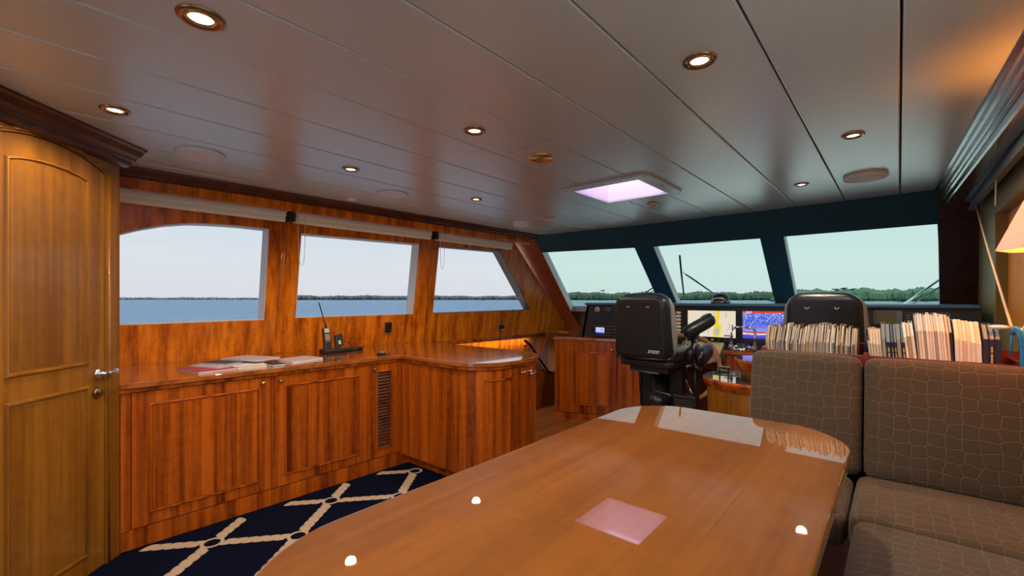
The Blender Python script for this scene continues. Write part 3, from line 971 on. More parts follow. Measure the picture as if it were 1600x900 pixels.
def table_outline(g=0.0):
    pts = []
    x0, x1, y0, y1 = -0.797 - g, -0.098 + g, 0.215 - g, 1.674 + g
    cx = (x0 + x1) / 2
    def corner(cx_, cy_, r, a0):
        return [(cx_ + r * math.cos(R(a0 + 90 * i / 9)), cy_ + r * math.sin(R(a0 + 90 * i / 9))) for i in range(10)]
    r = 0.20
    pts += corner(x1 - r, y0 + r, r, -90)
    r = 0.16
    pts += corner(x1 - r, y1 - r, r, 0)
    pts += corner(x0 + r, y1 - r, r, 90)
    r = 0.20
    pts += corner(x0 + r, y0 + r, r, 180)
    out = []
    hw = (x1 - x0) / 2
    for px, py in pts:
        t_ = 1 - ((px - cx) / hw) ** 2
        if py > 0.94:
            f = (py - 0.94) / (y1 - 0.94); py += 0.067 * t_ * f ** 4
        else:
            f = (0.94 - py) / (0.94 - y0); py -= 0.04 * t_ * f ** 4
        out.append((px, py))
    return out


MB().plate(table_outline(), [], lambda u, v, d: (u, v, d), 0.908, 0.94).build('tabletop', M_TABLE, tbl, bevel=0.011, seg=4)
for yy in (0.60, 1.30):
    MB().lathe([(0, 0.201), (0.18, 0.201), (0.18, 0.22), (0.07, 0.24), (0.05, 0.26), (0.045, 0.82), (0.08, 0.87), (0.14, 0.895), (0.14, 0.908), (0, 0.908)], (-0.45, yy, 0), 28).build('pedestal', M_CAB, tbl)

# ------------------------------------------------------------------ settee
set_ = thing('settee', 'corner settee with taupe hexagon patterned cushions on a wooden base', 'settee', (0.0, 2.1, 0.2))
MB().box(-0.50, 0.52, 1.87, 2.345, 0.2, 0.545).box(-0.05, 0.52, -0.6, 1.87, 0.2, 0.545).build('plinth', M_DARKW, set_)
MB().box(-0.50, 0.50, 2.362, 2.376, 0.2, 0.95).build('back_board', M_DARKW, set_)


def seat(cx0, cx1, cy0, cy1, zt, puff=0.018):
    return MB().cushion(((cx0 + cx1) / 2, (cy0 + cy1) / 2, zt - 0.06), ((cx1 - cx0) / 2, 0, 0), (0, (cy1 - cy0) / 2, 0), (0, 0, 0.06), 0.036, (0, 0, puff))


seat(-0.516, -0.134, 1.796, 2.24, 0.650).build('seat_cushion', M_SEATFAB, set_)
seat(-0.126, 0.52, 1.788, 2.24, 0.666).build('seat_cushion', M_SEATFAB, set_)
seat(-0.108, 0.52, 1.000, 1.772, 0.674).build('seat_cushion', M_SEATFAB, set_)
seat(-0.108, 0.52, 0.160, 0.992, 0.674).build('seat_cushion', M_SEATFAB, set_)
bk = Vector((0, 0.10, 0.56)); bk.normalize(); bn = bk.cross(Vector((1, 0, 0))).normalized()


def back_c(x0, x1):
    c = Vector(((x0 + x1) / 2, 2.284, 0.882))
    return MB().cushion(c, ((x1 - x0) / 2, 0, 0), bn * 0.050, bk * 0.234, 0.036, (0, 0.014, 0.005))


back_c(-0.516, -0.113).build('back_cushion', M_FABRIC, set_)
back_c(-0.106, 0.515).build('back_cushion', M_FABRIC, set_)

# ------------------------------------------------------------------ bookshelf behind the settee
shelf = thing('bookshelf', 'long open red brown wooden rack on top of the settee back', 'shelf', (-0.06, 2.48, 0.2))
MB().box(-0.48, 0.44, 2.380, 2.608, 1.034, 1.054).build('shelf_board', M_SHELFRED, shelf)
MB().box(-0.48, 0.44, 2.378, 2.392, 1.054, 1.116).build('front_rail', M_SHELFRED, shelf, bevel=0.0025)
MB().box(-0.48, 0.44, 2.596, 2.608, 1.054, 1.150).build('rear_rail', M_SHELFRED, shelf)
for px in (-0.494, -0.1136, 0.316):
    MB().box(px, px + 0.019, 2.377, 2.609, 1.026, 1.128).build('post', M_SHELFRED, shelf, bevel=0.0025)
MB().box(-0.48, 0.44, 2.392, 2.596, 0.2, 1.034).build('cabinet_body', M_CAB, shelf)

BK = {}
for nm, col in dict(cream=(0.62, 0.50, 0.36), tan=(0.42, 0.29, 0.16), grey=(0.33, 0.29, 0.27), pale=(0.72, 0.64, 0.56), dusk=(0.22, 0.20, 0.21), slate=(0.20, 0.25, 0.30), teal=(0.10, 0.17, 0.19), white=(0.80, 0.72, 0.68), peach=(0.70, 0.52, 0.38), navy=(0.010, 0.013, 0.045), umber=(0.16, 0.10, 0.06)).items():
    BK[nm] = plain('book_' + nm, col, 0.7, noise=0.12, nscale=60)


def book(x0, w, zf, zb, cover, page, lean=0.0, depth=0.18, yf=2.396, tint=None, label='', group=None, gold=False, z0=1.055, cut=0.068):
    """A booklet standing on edge: spine towards the settee, top edge rising to the rear."""
    b = MB()
    prof = [(yf, z0), (yf, zf), (yf + cut, zb), (yf + depth, zb + random.uniform(-0.004, 0.004)), (yf + depth, z0)]
    q = len(prof)

    def P(xo, y, z, inset=0.0):
        return (x0 + xo + lean * (z - z0), y, z)
    wj = min(0.0013, w * 0.2)
    # cover: two boards and spine
    for xa, xb in ((0, wj), (w - wj, w)):
        vs = [P(xa, y, z) for y, z in prof] + [P(xb, y, z) for y, z in prof]
        fs = [tuple(range(q)), tuple(range(q, 2 * q))] + [(i, (i + 1) % q, q + (i + 1) % q, q + i) for i in range(q)]
        b.add(vs, fs, 0)
    sp = [(yf - 0.001, z0), (yf - 0.001, zf - 0.002), (yf + 0.002, zf - 0.002), (yf + 0.002, z0)]
    vs = [P(wj * 0.5, y, z) for y, z in sp] + [P(w - wj * 0.5, y, z) for y, z in sp]
    b.add(vs, [tuple(range(4)), tuple(range(4, 8))] + [(i, (i + 1) % 4, 4 + (i + 1) % 4, 4 + i) for i in range(4)], 0)
    ins = [(yf + 0.002, z0 + 0.002), (yf + 0.002, zf - 0.004), (yf + cut, zb - 0.004), (yf + depth - 0.003, zb - 0.006), (yf + depth - 0.003, z0 + 0.002)]
    vs = [P(wj, y, z) for y, z in ins] + [P(w - wj, y, z) for y, z in ins]
    b.add(vs, [(i, (i + 1) % q, q + (i + 1) % q, q + i) for i in range(q)], 1)
    if gold:
        for za, zb_ in ((0.30, 0.62), (0.66, 0.80)):
            g0, g1 = z0 + (zf - z0) * za, z0 + (zf - z0) * zb_
            vs = [P(w * 0.35, yf - 0.0016, g0), P(w * 0.65, yf - 0.0016, g0), P(w * 0.65, yf - 0.0016, g1), P(w * 0.35, yf - 0.0016, g1), P(w * 0.35, yf - 0.0005, g0), P(w * 0.65, yf - 0.0005, g0), P(w * 0.65, yf - 0.0005, g1), P(w * 0.35, yf - 0.0005, g1)]
            b.add(vs, [(0, 1, 2, 3), (0, 1, 5, 4), (2, 3, 7, 6), (0, 3, 7, 4), (1, 2, 6, 5)], 2)
    o = b.build('booklet', [BK[cover], BK[page], M_GOLD], None)
    tag(o, label, 'book', group)
    return o


ORD = lambda n: '%d%s' % (n, 'th' if 10 <= n % 100 <= 20 else {1: 'st', 2: 'nd', 3: 'rd'}.get(n % 10, 'th'))
SHADE = dict(cream='cream', tan='tan', grey='grey', pale='pale', dusk='dark grey', umber='brown', slate='slate grey', white='white', peach='peach')
x = -0.470
i = 0
while x < -0.136:
    w = random.choice((0.0045, 0.0052, 0.006, 0.007))
    c = random.choice(('cream', 'tan', 'grey', 'grey', 'pale', 'dusk', 'dusk', 'umber', 'tan', 'slate'))
    book(x, w, 1.158 + random.uniform(-0.010, 0.008), 1.228 + random.uniform(-0.013, 0.013), c, random.choice(('cream', 'pale', 'pale', 'white')), lean=-0.10 + 0.10 * min(1, i / 6) + random.uniform(-0.02, 0.02),
         label='worn %s booklet, %s from the left end of the left rack bay' % (SHADE[c], ORD(i + 1)), group='worn booklets in the left bay of the rack')
    x += w + 0.001; i += 1
b = MB().lathe([(0, 0), (0.009, 0), (0.009, 0.04), (0.005, 0.068), (0.003, 0.096), (0, 0.098)], (-0.1025, 2.416, 1.1285), 14).build('bottle', plain('dark_blue_glass', (0.01, 0.03, 0.06), 0.08, coat=0.5))
tag(b, 'small dark blue bottle on the middle post of the book rack', 'bottle')
x = -0.0895
for i, w in enumerate((0.007, 0.008, 0.008, 0.009, 0.007)):
    book(x, w, 1.170 - 0.0016 * i, 1.226, 'cream', 'peach', lean=-0.09, label='thin peach cream booklet, %s to the right of the middle rack post' % ORD(i + 1), group='peach booklets right of the middle post')
    x += w + 0.001
labs = ['grey booklet leftmost of the slate topped ones in the rack', 'thick navy book with gold spine print left of its thin navy neighbour', 'thin navy book with gold spine print beside a teal topped one', 'slim teal and navy book with gold print in the rack', 'grey spined booklet between two navy books in the rack', 'navy book with yellow spine print next to the white booklets']
spec = [(0.011, 'grey', 'slate', 0), (0.015, 'navy', 'slate', 1), (0.008, 'navy', 'teal', 1), (0.009, 'navy', 'slate', 1), (0.011, 'grey', 'slate', 0), (0.0135, 'navy', 'teal', 1)]
for (w, c, pg, gd), lb in zip(spec, labs):
    book(x, w, 1.178 if c == 'navy' else 1.19, 1.248, c, pg, lean=-0.07, gold=bool(gd), label=lb)
    x += w + 0.001
for i, w in enumerate((0.009, 0.011, 0.0095)):
    book(x, w, 1.202 + 0.003 * i, 1.256, ('white', 'tan', 'white')[i], ('white', 'peach', 'white')[i], lean=-0.10, label=('slim white booklet right after the navy books', 'tan topped booklet between two white ones in the rack', 'white booklet at the foot of the tallest white stack')[i])
    x += w + 0.001
for i in range(11):
    w = (0.0064, 0.008, 0.0072)[i % 3]
    book(x, w, 1.226 + (0.003 * (i % 2)), 1.288 + 0.003 * (i % 3), ('white', 'pale', 'white', 'grey')[i % 4] if i not in (0, 3) else 'grey', 'white', lean=-0.07, label='tall white paper booklet, %s from the left in the tallest stack of the rack' % ORD(i + 1), group='tall white booklets in the right bay')
    x += w + 0.0006
book(x, 0.008, 1.222, 1.290, 'peach', 'peach', lean=-0.06, label='tall peach booklet at the right end of the tall white stack'); x += 0.0088
book(x, 0.008, 1.226, 1.286, 'navy', 'white', lean=-0.06, label='tall white booklet with a navy cover edge in the rack'); x += 0.0088
for i in range(6):
    w = (0.011, 0.0105, 0.0095, 0.009, 0.013, 0.0145)[i]
    book(x, w, 1.202 - 0.003 * i, 1.272 - 0.004 * (i // 2), ('white', 'white', 'peach', 'white', 'pale', 'white')[i], ('white', 'peach')[i % 2], lean=-0.03, label='lower pinkish white booklet, %s after the tall white stack in the rack' % ORD(i + 1), group='pinkish white booklets at the right of the rack')
    x += w + 0.0006
for i in range(3):
    book(x, 0.0145, 1.206, 1.258, 'navy', 'slate', lean=0.0, gold=(i == 1), label=('plain black blue binder right after the pinkish booklets', 'black blue binder with gold spine print at the rack end', 'black blue binder beside the right rack post under the strap')[i])
    x += 0.0153
XB = x

# blue and white item hanging at the right end of the rack
t = thing('blue_strap', 'blue and white curved plastic strap hanging over the right end of the rack', 'strap', (0.325, 2.36, 1.07))
pth = [(0.304, 2.364, 1.226), (0.314, 2.356, 1.248), (0.323, 2.350, 1.243), (0.331, 2.344, 1.214), (0.336, 2.342, 1.166), (0.335, 2.342, 1.110), (0.330, 2.350, 1.070)]
M_BLUEP = plain('blue_plastic', (0.02, 0.20, 0.48), 0.18, coat=0.4)
M_ICE = plain('ice_plastic', (0.55, 0.72, 0.78), 0.15, coat=0.4)
MB().tube(pth, [0.008, 0.015, 0.019, 0.021, 0.020, 0.018, 0.013], 12, flat=0.8).build('strap', M_BLUEP, t)
MB().tube([(p[0] + 0.016, p[1] - 0.010, p[2] + 0.006) for p in pth[1:5]], 0.011, 10).build('clear_edge', M_ICE, t)
MB().tube([(0.304, 2.364, 1.230), (0.301, 2.36, 1.206), (0.299, 2.36, 1.150)], 0.004, 8).build('tail', M_BLUEP, t)
ov = MB().ball((0.278, 2.415, 1.248), (0.027, 0.016, 0.0095), nu=18, nv=10).build('oval_dish', plain('pale_dish', (0.62, 0.68, 0.78), 0.2, coat=0.3))
tag(ov, 'small pale oval dish lying across the black binders under the blue strap', 'dish')
bx_ = MB().box(0.345, 0.385, 2.400, 2.50, 1.0545, 1.198).build('folder', plain('teal_card', (0.12, 0.55, 0.52), 0.5))
tag(bx_, 'teal folder at the far right edge behind the blue strap', 'folder')

# ------------------------------------------------------------------ sconce
sc = thing('wall_sconce', 'lit wall lamp with a faceted pale fabric shade on the starboard wall', 'lamp', (0.405, 2.2, 1.5))
m_shade, nt_, b_ = new_mat('shade_fabric')
b_.inputs['Base Color'].default_value = (0.84, 0.74, 0.68, 1)
b_.inputs['Roughness'].default_value = 0.9
tr = nt_.nodes.new('ShaderNodeBsdfTranslucent'); tr.inputs[0].default_value = (0.9, 0.62, 0.45, 1)
mxs = nt_.nodes.new('ShaderNodeMixShader'); mxs.inputs[0].default_value = 0.22
nt_.links.new(b_.outputs[0], mxs.inputs[1]); nt_.links.new(tr.outputs[0], mxs.inputs[2])
nt_.links.new(mxs.outputs[0], nt_.nodes['Material Output'].inputs[0])
sh = MB()
N_ = 8
r0, r1 = 0.155, 0.062
vs = []
for k in range(N_):
    a = 2 * math.pi * (k + 0.0) / N_ + R(180)
    for (rr, zz) in ((r0, 1.512), (r1, 1.745), (r1 - 0.004, 1.745), (r0 - 0.004, 1.512)):
        xx = 0.398 + rr * math.cos(a) * (1.0 if math.cos(a) < 0 else 0.38)
        vs.append((xx, 2.2 + rr * math.sin(a), zz))
fs = []
for k in range(N_):
    k2 = (k + 1) % N_
    for j in range(4):
        fs.append((4 * k + j, 4 * k2 + j, 4 * k2 + (j + 1) % 4, 4 * k + (j + 1) % 4))
sh.add(vs, fs).build('shade', m_shade, sc)
MB().tube([(0.47, 2.2, 1.46), (0.42, 2.2, 1.45), (0.40, 2.2, 1.50), (0.40, 2.2, 1.58)], 0.008, 8).lathe([(0, 0), (0.04, 0), (0.04, 0.012), (0, 0.012)], (0.468, 2.2, 1.46), 16, axis='X').build('bracket', M_BRASS, sc)
MB().ball((0.40, 2.2, 1.61), 0.024).build('bulb', plain('warm_bulb', (1, 0.8, 0.5), 0.3, emit=(1.0, 0.45, 0.12), estr=20.0), sc)
ld = bpy.data.lights.new('sconce_light', 'POINT'); ld.energy = 15.0; ld.color = (1.0, 0.29, 0.035); ld.shadow_soft_size = 0.03
lo = bpy.data.objects.new('sconce_light', ld); lo.location = Vector((0.395, 2.2, 1.66)) - sc.location; lo.parent = sc; COL.objects.link(lo)

# ------------------------------------------------------------------ ceiling fixtures
LIGHTS_ON = [(-1.50, 0.385, 'recessed downlight at the top left of the ceiling, largest of the lit ones', 1.15),
             (-2.50, 0.335, 'recessed downlight near the crown moulding above the arched door', 1.0),
             (-1.52, 1.488, 'recessed downlight in the ceiling middle before the brass vent', 1.0),
             (-2.543, 1.431, 'recessed downlight between the two round port speakers', 1.0),
             (-2.548, 2.512, 'small looking downlight between port speaker and skylight', 0.9),
             (-0.505, 1.543, 'recessed downlight above the far half of the table', 1.05),
             (-0.17, 2.733, 'recessed downlight over the settee just aft of the starboard speaker', 0.9),
             (-0.514, 3.667, 'recessed downlight above the right helm chair', 0.9),
             (-0.5, 0.385, 'added unseen downlight directly over the near end of the table', 1.0),  # this and the following fixtures are added out of view for extra light
             (-2.5, -0.75, 'added unseen downlight aft of the arched door', 1.0),
             (-1.5, -0.75, 'added unseen downlight aft in the ceiling middle', 1.0),
             (-0.5, -0.75, 'added unseen downlight aft over the side settee', 1.0)]
fix0 = None


def make_fixture(lens):
    t = thing('downlight', '', 'light', (0, 0, H), 'recessed ceiling downlights')
    MB().lathe([(0.034, 0.004), (0.036, -0.004), (0.047, -0.008), (0.052, -0.004), (0.053, 0.0), (0.05, 0.004)], (0, 0, 0), 28).build('bezel', M_BRONZE, t, local=True)
    MB().lathe([(0.026, 0.006), (0.028, -0.006), (0.033, -0.006), (0.035, 0.003)], (0, 0, 0), 28).build('inner_ring', M_BRASS, t, local=True)
    MB().lathe([(0, -0.004), (0.016, -0.0045), (0.027, -0.001), (0.027, 0.006)], (0, 0, 0), 24).build('lens', lens, t, local=True)
    return t


for i, (lx, ly, lab, s) in enumerate(LIGHTS_ON):
    if fix0 is None:
        fix0 = make_fixture(M_LAMP_ON); t = fix0
        t.location = (lx, ly, H)
    else:
        t = copy_tree(fix0, (lx, ly, H))
    t['label'] = lab
    t.scale = (s, s, 1)
for i, (lx, ly, lab, s) in enumerate(LIGHTS_ON):
    ld = bpy.data.lights.new('downlight_beam', 'SPOT'); ld.energy = 35.0 if ly > 0 else 14.0; ld.color = (1.0, 0.82, 0.60); ld.spot_size = R(165); ld.spot_blend = 0.5; ld.shadow_soft_size = 0.03
    lo = bpy.data.objects.new('downlight_beam', ld); lo.location = (lx, ly, H - 0.012); COL.objects.link(lo)
rd0 = make_fixture(M_LAMP_RED)
rd0.location = (-1.548, 3.58, H); tag(rd0, 'small red night light in the ceiling just forward of the skylight', 'light', 'red night lights'); rd0.scale = (0.9, 0.9, 1)
copy_tree(rd0, (-2.582, 3.551, H), None, 'small red night light in the ceiling near the white smoke detector')

sp0 = thing('ceiling_speaker', 'round flat white ceiling speaker nearest the arched door', 'speaker', (-2.896, 0.743, H), 'round ceiling speakers')
MB().lathe([(0.112, 0.0), (0.117, -0.006), (0.114, -0.014), (0.104, -0.016), (0.104, -0.010)], (0, 0, 0), 40).build('rim', M_WHITE, sp0, local=True)
MB().lathe([(0, -0.018), (0.06, -0.017), (0.104, -0.013), (0.104, -0.004)], (0, 0, 0), 40).build('grille', plain('speaker_grille', (0.78, 0.90, 1.0), 0.7, noise=0.1, nscale=700), sp0, local=True)
copy_tree(sp0, (-2.905, 1.975, H), None, 'round flat white ceiling speaker above the middle side window')
s3 = copy_tree(sp0, (-0.165, 3.672, H), None, 'round ceiling speaker forward over the starboard side'); s3.scale = (1, 1, 1.5)
sm = thing('smoke_detector', 'white domed smoke detector on the ceiling near the windscreen corner', 'detector', (-2.956, 3.562, H))
MB().lathe([(0, 0), (0.085, 0), (0.087, -0.012), (0.085, -0.022), (0.078, -0.024)], (-2.956, 3.562, H), 32).build('base', M_WHITE, sm)
MB().lathe([(0.080, -0.022), (0.082, -0.034), (0.072, -0.048), (0.03, -0.054), (0, -0.054)], (-2.956, 3.562, H), 32).build('dome', M_WHITE, sm)
vt = thing('air_vent', 'round brass air vent set in the middle of the ceiling', 'vent', (-1.517, 2.008, H))
MB().lathe([(0.068, 0), (0.074, -0.006), (0.066, -0.012), (0.060, -0.006)], (-1.517, 2.008, H), 32).build('rim', M_BRASS, vt)
for r_ in (0.052, 0.040, 0.028, 0.016):
    MB().lathe([(r_, -0.002), (r_ + 0.004, -0.010), (r_ + 0.008, -0.010), (r_ + 0.009, -0.002)], (-1.517, 2.008, H), 28).build('vent_ring', M_BRASS, vt)
MB().lathe([(0, -0.001), (0.066, -0.001)], (-1.517, 2.008, H), 24).build('backplate', plain('old_brass', (0.30, 0.20, 0.06), 0.4, metal=1.0), vt)
s_ = MB().lathe([(0, -0.012), (0.028, -0.012), (0.036, -0.008), (0.038, 0)], (-3.296, 1.866, H), 24).build('ceiling_button', M_WHITE)
tag(s_, 'tiny white disc on the ceiling edge between the port speakers', 'sensor')

# ------------------------------------------------------------------ things on the port wall


def wall_x(y, z, out=0.0):
    return Vector(LW(y, z, -out))


wd = Vector((1, 0, -0.15)).normalized(); wu = Vector((0.15, 0, 1)).normalized(); wy = Vector((0, 1, 0))


def wbox(mb, y, z, hy, hz, d0, d1, m=0):
    c = wall_x(y, z) + wd * ((d0 + d1) / 2)
    return mb.obox(c, wd * ((d1 - d0) / 2), wy * hy, wu * hz, m)


for i, (y, z, lab) in enumerate(((1.583, 1.086, 'small brass latch on the wall below the gap between arched and middle window'), (3.005, 1.102, 'small brass latch on the wall below the gap before the raked window'))):
    t = thing('wall_latch', lab, 'latch', wall_x(y, z), 'wall latches')
    b = MB(); b.ball(wall_x(y - 0.012, z, 0.010), 0.008); b.ball(wall_x(y + 0.016, z, 0.010), 0.008); wbox(b, y, z, 0.012, 0.003, 0.0, 0.010)
    b.build('latch_body', M_BRASS, t)
v = thing('wall_sensor', 'tall black wall fitting with a brass frame below the middle window', 'wall fitting', wall_x(2.585, 1.067))
b = MB(); wbox(b, 2.585, 1.067, 0.042, 0.062, 0.0, 0.012); b.build('frame', M_BRASS, v, bevel=0.003)
b = MB(); wbox(b, 2.588, 1.069, 0.034, 0.050, 0.006, 0.022); b.build('face', M_BLACK, v, bevel=0.004)
b = MB(); wbox(b, 2.585, 1.015, 0.030, 0.006, 0.010, 0.024); b.build('lower_lip', M_BRASS, v)
v = thing('wall_socket', 'square brass wall socket below the raked side window', 'socket', wall_x(4.25, 0.998))
b = MB(); wbox(b, 4.25, 0.998, 0.055, 0.036, 0.0, 0.010); b.build('plate', M_STEEL, v, bevel=0.003)
b = MB(); wbox(b, 4.25, 0.998, 0.036, 0.022, 0.006, 0.014); b.build('cover', M_BLACK, v, bevel=0.002)
b = MB(); wbox(b, 4.25, 0.966, 0.045, 0.006, 0.006, 0.018); b.build('lower_lip', M_BRASS, v)
v = MB().lathe([(0.016, 0), (0.020, 0.006), (0.026, 0.006), (0.028, 0)], wall_x(4.27, 1.075, 0.001), 18, rot=Matrix((wy, wu, wd)).transposed()).build('wall_ring', M_BRONZE)
tag(v, 'small bronze ring on the wall above the square socket', 'ring')
hr = thing('handrail', 'black handrail slanting down the stairwell by the port wall', 'handrail', (-3.88, 4.75, 0.8))
MB().tube([(-3.80, 4.66, 0.80), (-3.81, 4.78, 0.74), (-3.86, 5.35, 0.24)], 0.020, 10).build('rail', M_BLACK, hr)
for (y, z) in ((4.74, 0.735), (5.2, 0.345)):
    MB().tube([(-3.81 - 0.03 * (y > 5), y, z), Vector(LW(y, z - 0.02, 0.0))], 0.010, 8).build('bracket', M_BLACK, hr)

rl = thing('stair_light', 'slim warm light strip under the sill rail above the stairwell', 'light', LW(4.1, 0.83, -0.02))
MB().extr([(0, 0), (0.016, 0), (0.016, -0.006), (0, -0.006)], LW(3.35, 0.8435, -0.004), LW(4.85, 0.8365, -0.004), (1, 0, 0.15), (0, 0, 1)).build('strip', plain('warm_strip', (1, 0.8, 0.4), 0.4, emit=(1.0, 0.66, 0.18), estr=2.5), rl)
ld = bpy.data.lights.new('stair_glow', 'AREA'); ld.shape = 'RECTANGLE'; ld.size = 0.04; ld.size_y = 1.4; ld.energy = 1.8; ld.color = (1.0, 0.70, 0.22)
lo = bpy.data.objects.new('stair_glow', ld); lo.location = Vector(LW(4.1, 0.80, -0.06)) - rl.location; lo.rotation_euler = (0, R(32), 0); lo.parent = rl; COL.objects.link(lo)

# ------------------------------------------------------------------ things on the counter
Z0 = 0.9005


def slab(name, label, cat, c, ux, hx, hy, z, th, mats, pages=True, group=None):
    """Magazine: two thin covers around a page block, rotated in plan."""
    t = thing(name, label, cat, (c[0], c[1], z), group, ux)
    MB().box(-hx, hx, -hy, hy, 0, th * 0.12).build('back_cover', mats[0], t, local=True)
    MB().box(-hx + 0.002, hx - 0.003, -hy + 0.002, hy - 0.002, th * 0.12, th * 0.88).build('pages', mats[1], t, local=True)
    MB().box(-hx, hx, -hy, hy, th * 0.88, th).build('front_cover', mats[0], t, local=True)
    return t


slab('magazine', 'red covered magazine at the left end of the paper pile on the counter', 'magazine', (-3.36, 0.90), R(8), 0.15, 0.115, Z0, 0.012, (M_RED, M_PAPER))
slab('magazine', 'lilac grey booklet lying on the red magazine', 'magazine', (-3.42, 0.97), R(20), 0.13, 0.10, Z0 + 0.0125, 0.007, (M_LILAC, M_PAPER))
slab('magazine', 'dark blue booklet on top of the lilac one in the paper pile', 'magazine', (-3.47, 1.01), R(30), 0.11, 0.07, Z0 + 0.020, 0.008, (M_NAVYCOVER, M_PAPER))
slab('magazine', 'thick white paper stack in the middle of the counter pile', 'papers', (-3.36, 1.12), R(-6), 0.14, 0.095, Z0, 0.016, (M_PAPER, M_IVORY))
slab('folder', 'black folder sticking out at the front right of the paper pile', 'folder', (-3.25, 1.245), R(12), 0.085, 0.045, Z0, 0.014, (M_BLACK, M_PAPER))
slab('magazine', 'large white backed magazine lying across the top of the paper pile', 'magazine', (-3.47, 1.19), R(22), 0.165, 0.10, Z0 + 0.0285, 0.010, (M_LILAC, M_PAPER))
slab('notebook', 'white notebook with a lilac cover lying alone left of the telephone', 'notebook', (-3.36, 1.475), R(14), 0.105, 0.130, Z0, 0.014, (M_LILAC, M_PAPER))

ph = thing('satellite_phone', 'black handheld phone with a long antenna standing in its charger on the counter', 'phone', (-3.66, 1.86, Z0))
PX, PY = -3.60, 1.845
MB().box(PX - 0.07, PX + 0.04, PY - 0.07, PY + 0.13, Z0, Z0 + 0.035).build('charger', M_BLACK, ph, bevel=0.008)
lean = Vector((-0.22, 0, 1)).normalized(); fw = Vector((1, 0, 0.22)).normalized()
c0 = Vector((PX, PY - 0.025, Z0 + 0.035))
MB().obox(c0 + lean * 0.085, fw * 0.017, Vector((0, 1, 0)) * 0.029, lean * 0.095).build('handset', M_BLACK, ph, bevel=0.007)
MB().obox(c0 + lean * 0.155 + fw * 0.0175, fw * 0.0012, Vector((0, 0.021, 0)), lean * 0.018).build('display', plain('phone_lcd', (0.55, 0.52, 0.42), 0.25), ph)
kb = MB()
for r_ in range(4):
    for c_ in range(3):
        kb = MB().obox(c0 + lean * (0.118 - 0.018 * r_) + fw * 0.0178 + Vector((0, -0.014 + 0.014 * c_, 0)), fw * 0.0016, Vector((0, 0.0048, 0)), lean * 0.0055)
        kb.build('key', M_IVORY if r_ < 3 else M_STEEL, ph)
MB().tube([c0 + lean * 0.175 + Vector((0, 0.005, 0)), c0 + lean * 0.21 + Vector((0, 0.001, 0)), c0 + lean * 0.40 + Vector((0, -0.036, 0))], [0.008, 0.0055, 0.0042], 8).build('antenna', M_BLACK, ph)
c1 = Vector((PX + 0.005, PY + 0.075, Z0 + 0.035))
MB().obox(c1 + lean * 0.055 + Vector((0, 0, 0.01)), fw * 0.016, Vector((0, 0.034, 0.006)), lean * 0.055).build('second_unit', M_BLACK, ph, bevel=0.006)
MB().obox(c1 + lean * 0.05 + fw * 0.017, fw * 0.0015, Vector((0, 0.012, 0)), lean * 0.016).build('label', M_IVORY, ph)
MB().tube([(PX, PY + 0.12, Z0 + 0.09), (PX - 0.02, PY + 0.18, Z0 + 0.075), (PX - 0.03, PY + 0.22, Z0 + 0.02), (PX - 0.05, PY + 0.20, Z0 + 0.006), (PX - 0.05, PY + 0.15, Z0 + 0.006)], 0.003, 6).build('cable', M_BLACK, ph)
ad = thing('power_adapter', 'small black power adapter lying right of the phone charger', 'adapter', (-3.64, 2.06, Z0))
MB().box(-3.665, -3.625, 2.0, 2.16, Z0, Z0 + 0.028).build('body', M_BLACK, ad, bevel=0.006)
MB().box(-3.624, -3.622, 2.04, 2.10, Z0 + 0.008, Z0 + 0.020).build('label', M_STEEL, ad)
bs = thing('deck_catch', 'small brass block at the counter edge near the inner corner', 'catch', (-3.19, 2.06, Z0))
MB().box(-3.215, -3.165, 2.035, 2.09, Z0, Z0 + 0.014).build('base', M_BLACK, bs, bevel=0.003)
MB().ball((-3.185, 2.075, Z0 + 0.018), (0.022, 0.024, 0.010)).build('cap', M_BRASS, bs)

# ------------------------------------------------------------------ helm console
con = thing('helm_console', 'wooden helm console with a black instrument fascia under the windscreen', 'console', (-1.5, 4.6, 0))
wing = [(-2.985, 4.205), (-2.07, 4.575), (-2.07, 5.5), (-3.0, 5.5), (-3.40, 5.5), (-2.985, 4.9)]
wing = [(-2.985, 4.205), (-2.07, 4.575), (-2.07, 5.3), (-2.985, 5.3)]
MB().plate(wing, [], lambda u, v, d: (u, v, d), 0.0, 0.88).build('wing_body', M_CAB, con)
wt = [(-3.00, 4.19), (-2.06, 4.565), (-2.06, 5.4), (-3.79, 5.4), (-3.79, 5.0), (-3.34, 5.0), (-3.02, 4.6)]
MB().plate(wt, [], lambda u, v, d: (u, v, d), 0.885, 0.92).build('wing_top', M_TOP, con, bevel=0.006, seg=2)
# angled door on the wing
wdv = Vector((0.927, 0.375, 0)); wnv = Vector((0.375, -0.927, 0))


def WG(s, z, d):
    p = Vector((-2.985, 4.205, 0)) + wdv * s - wnv * d
    return (p.x, p.y, z)


MB().plate(rect(0.0, 0.975, 0.0, 0.07), [], WG, -0.006, 0.0).build('plinth', M_CAB, con)
cd = thing('door', None, None, WG(0.36, 0.5, 0)); cd.parent = con; cd.location -= con.location
MB().plate(rect(0.0, 0.70, 0.075, 0.882), [], WG, -0.014, 0.0).build('door_leaf', M_CAB, cd, bevel=0.002, seg=1)
moulded_panel(rect(0.225, 0.62, 0.165, 0.765), lambda s, z, d: WG(s, z, d - 0.014), cd, M_CAB, w=0.018)
knob(cd, WG(0.645, 0.80, -0.014), wnv)
MB().plate(rect(0.715, 0.985, 0.075, 0.882), [], WG, -0.010, 0.0).build('side_panel', M_CAB, con)
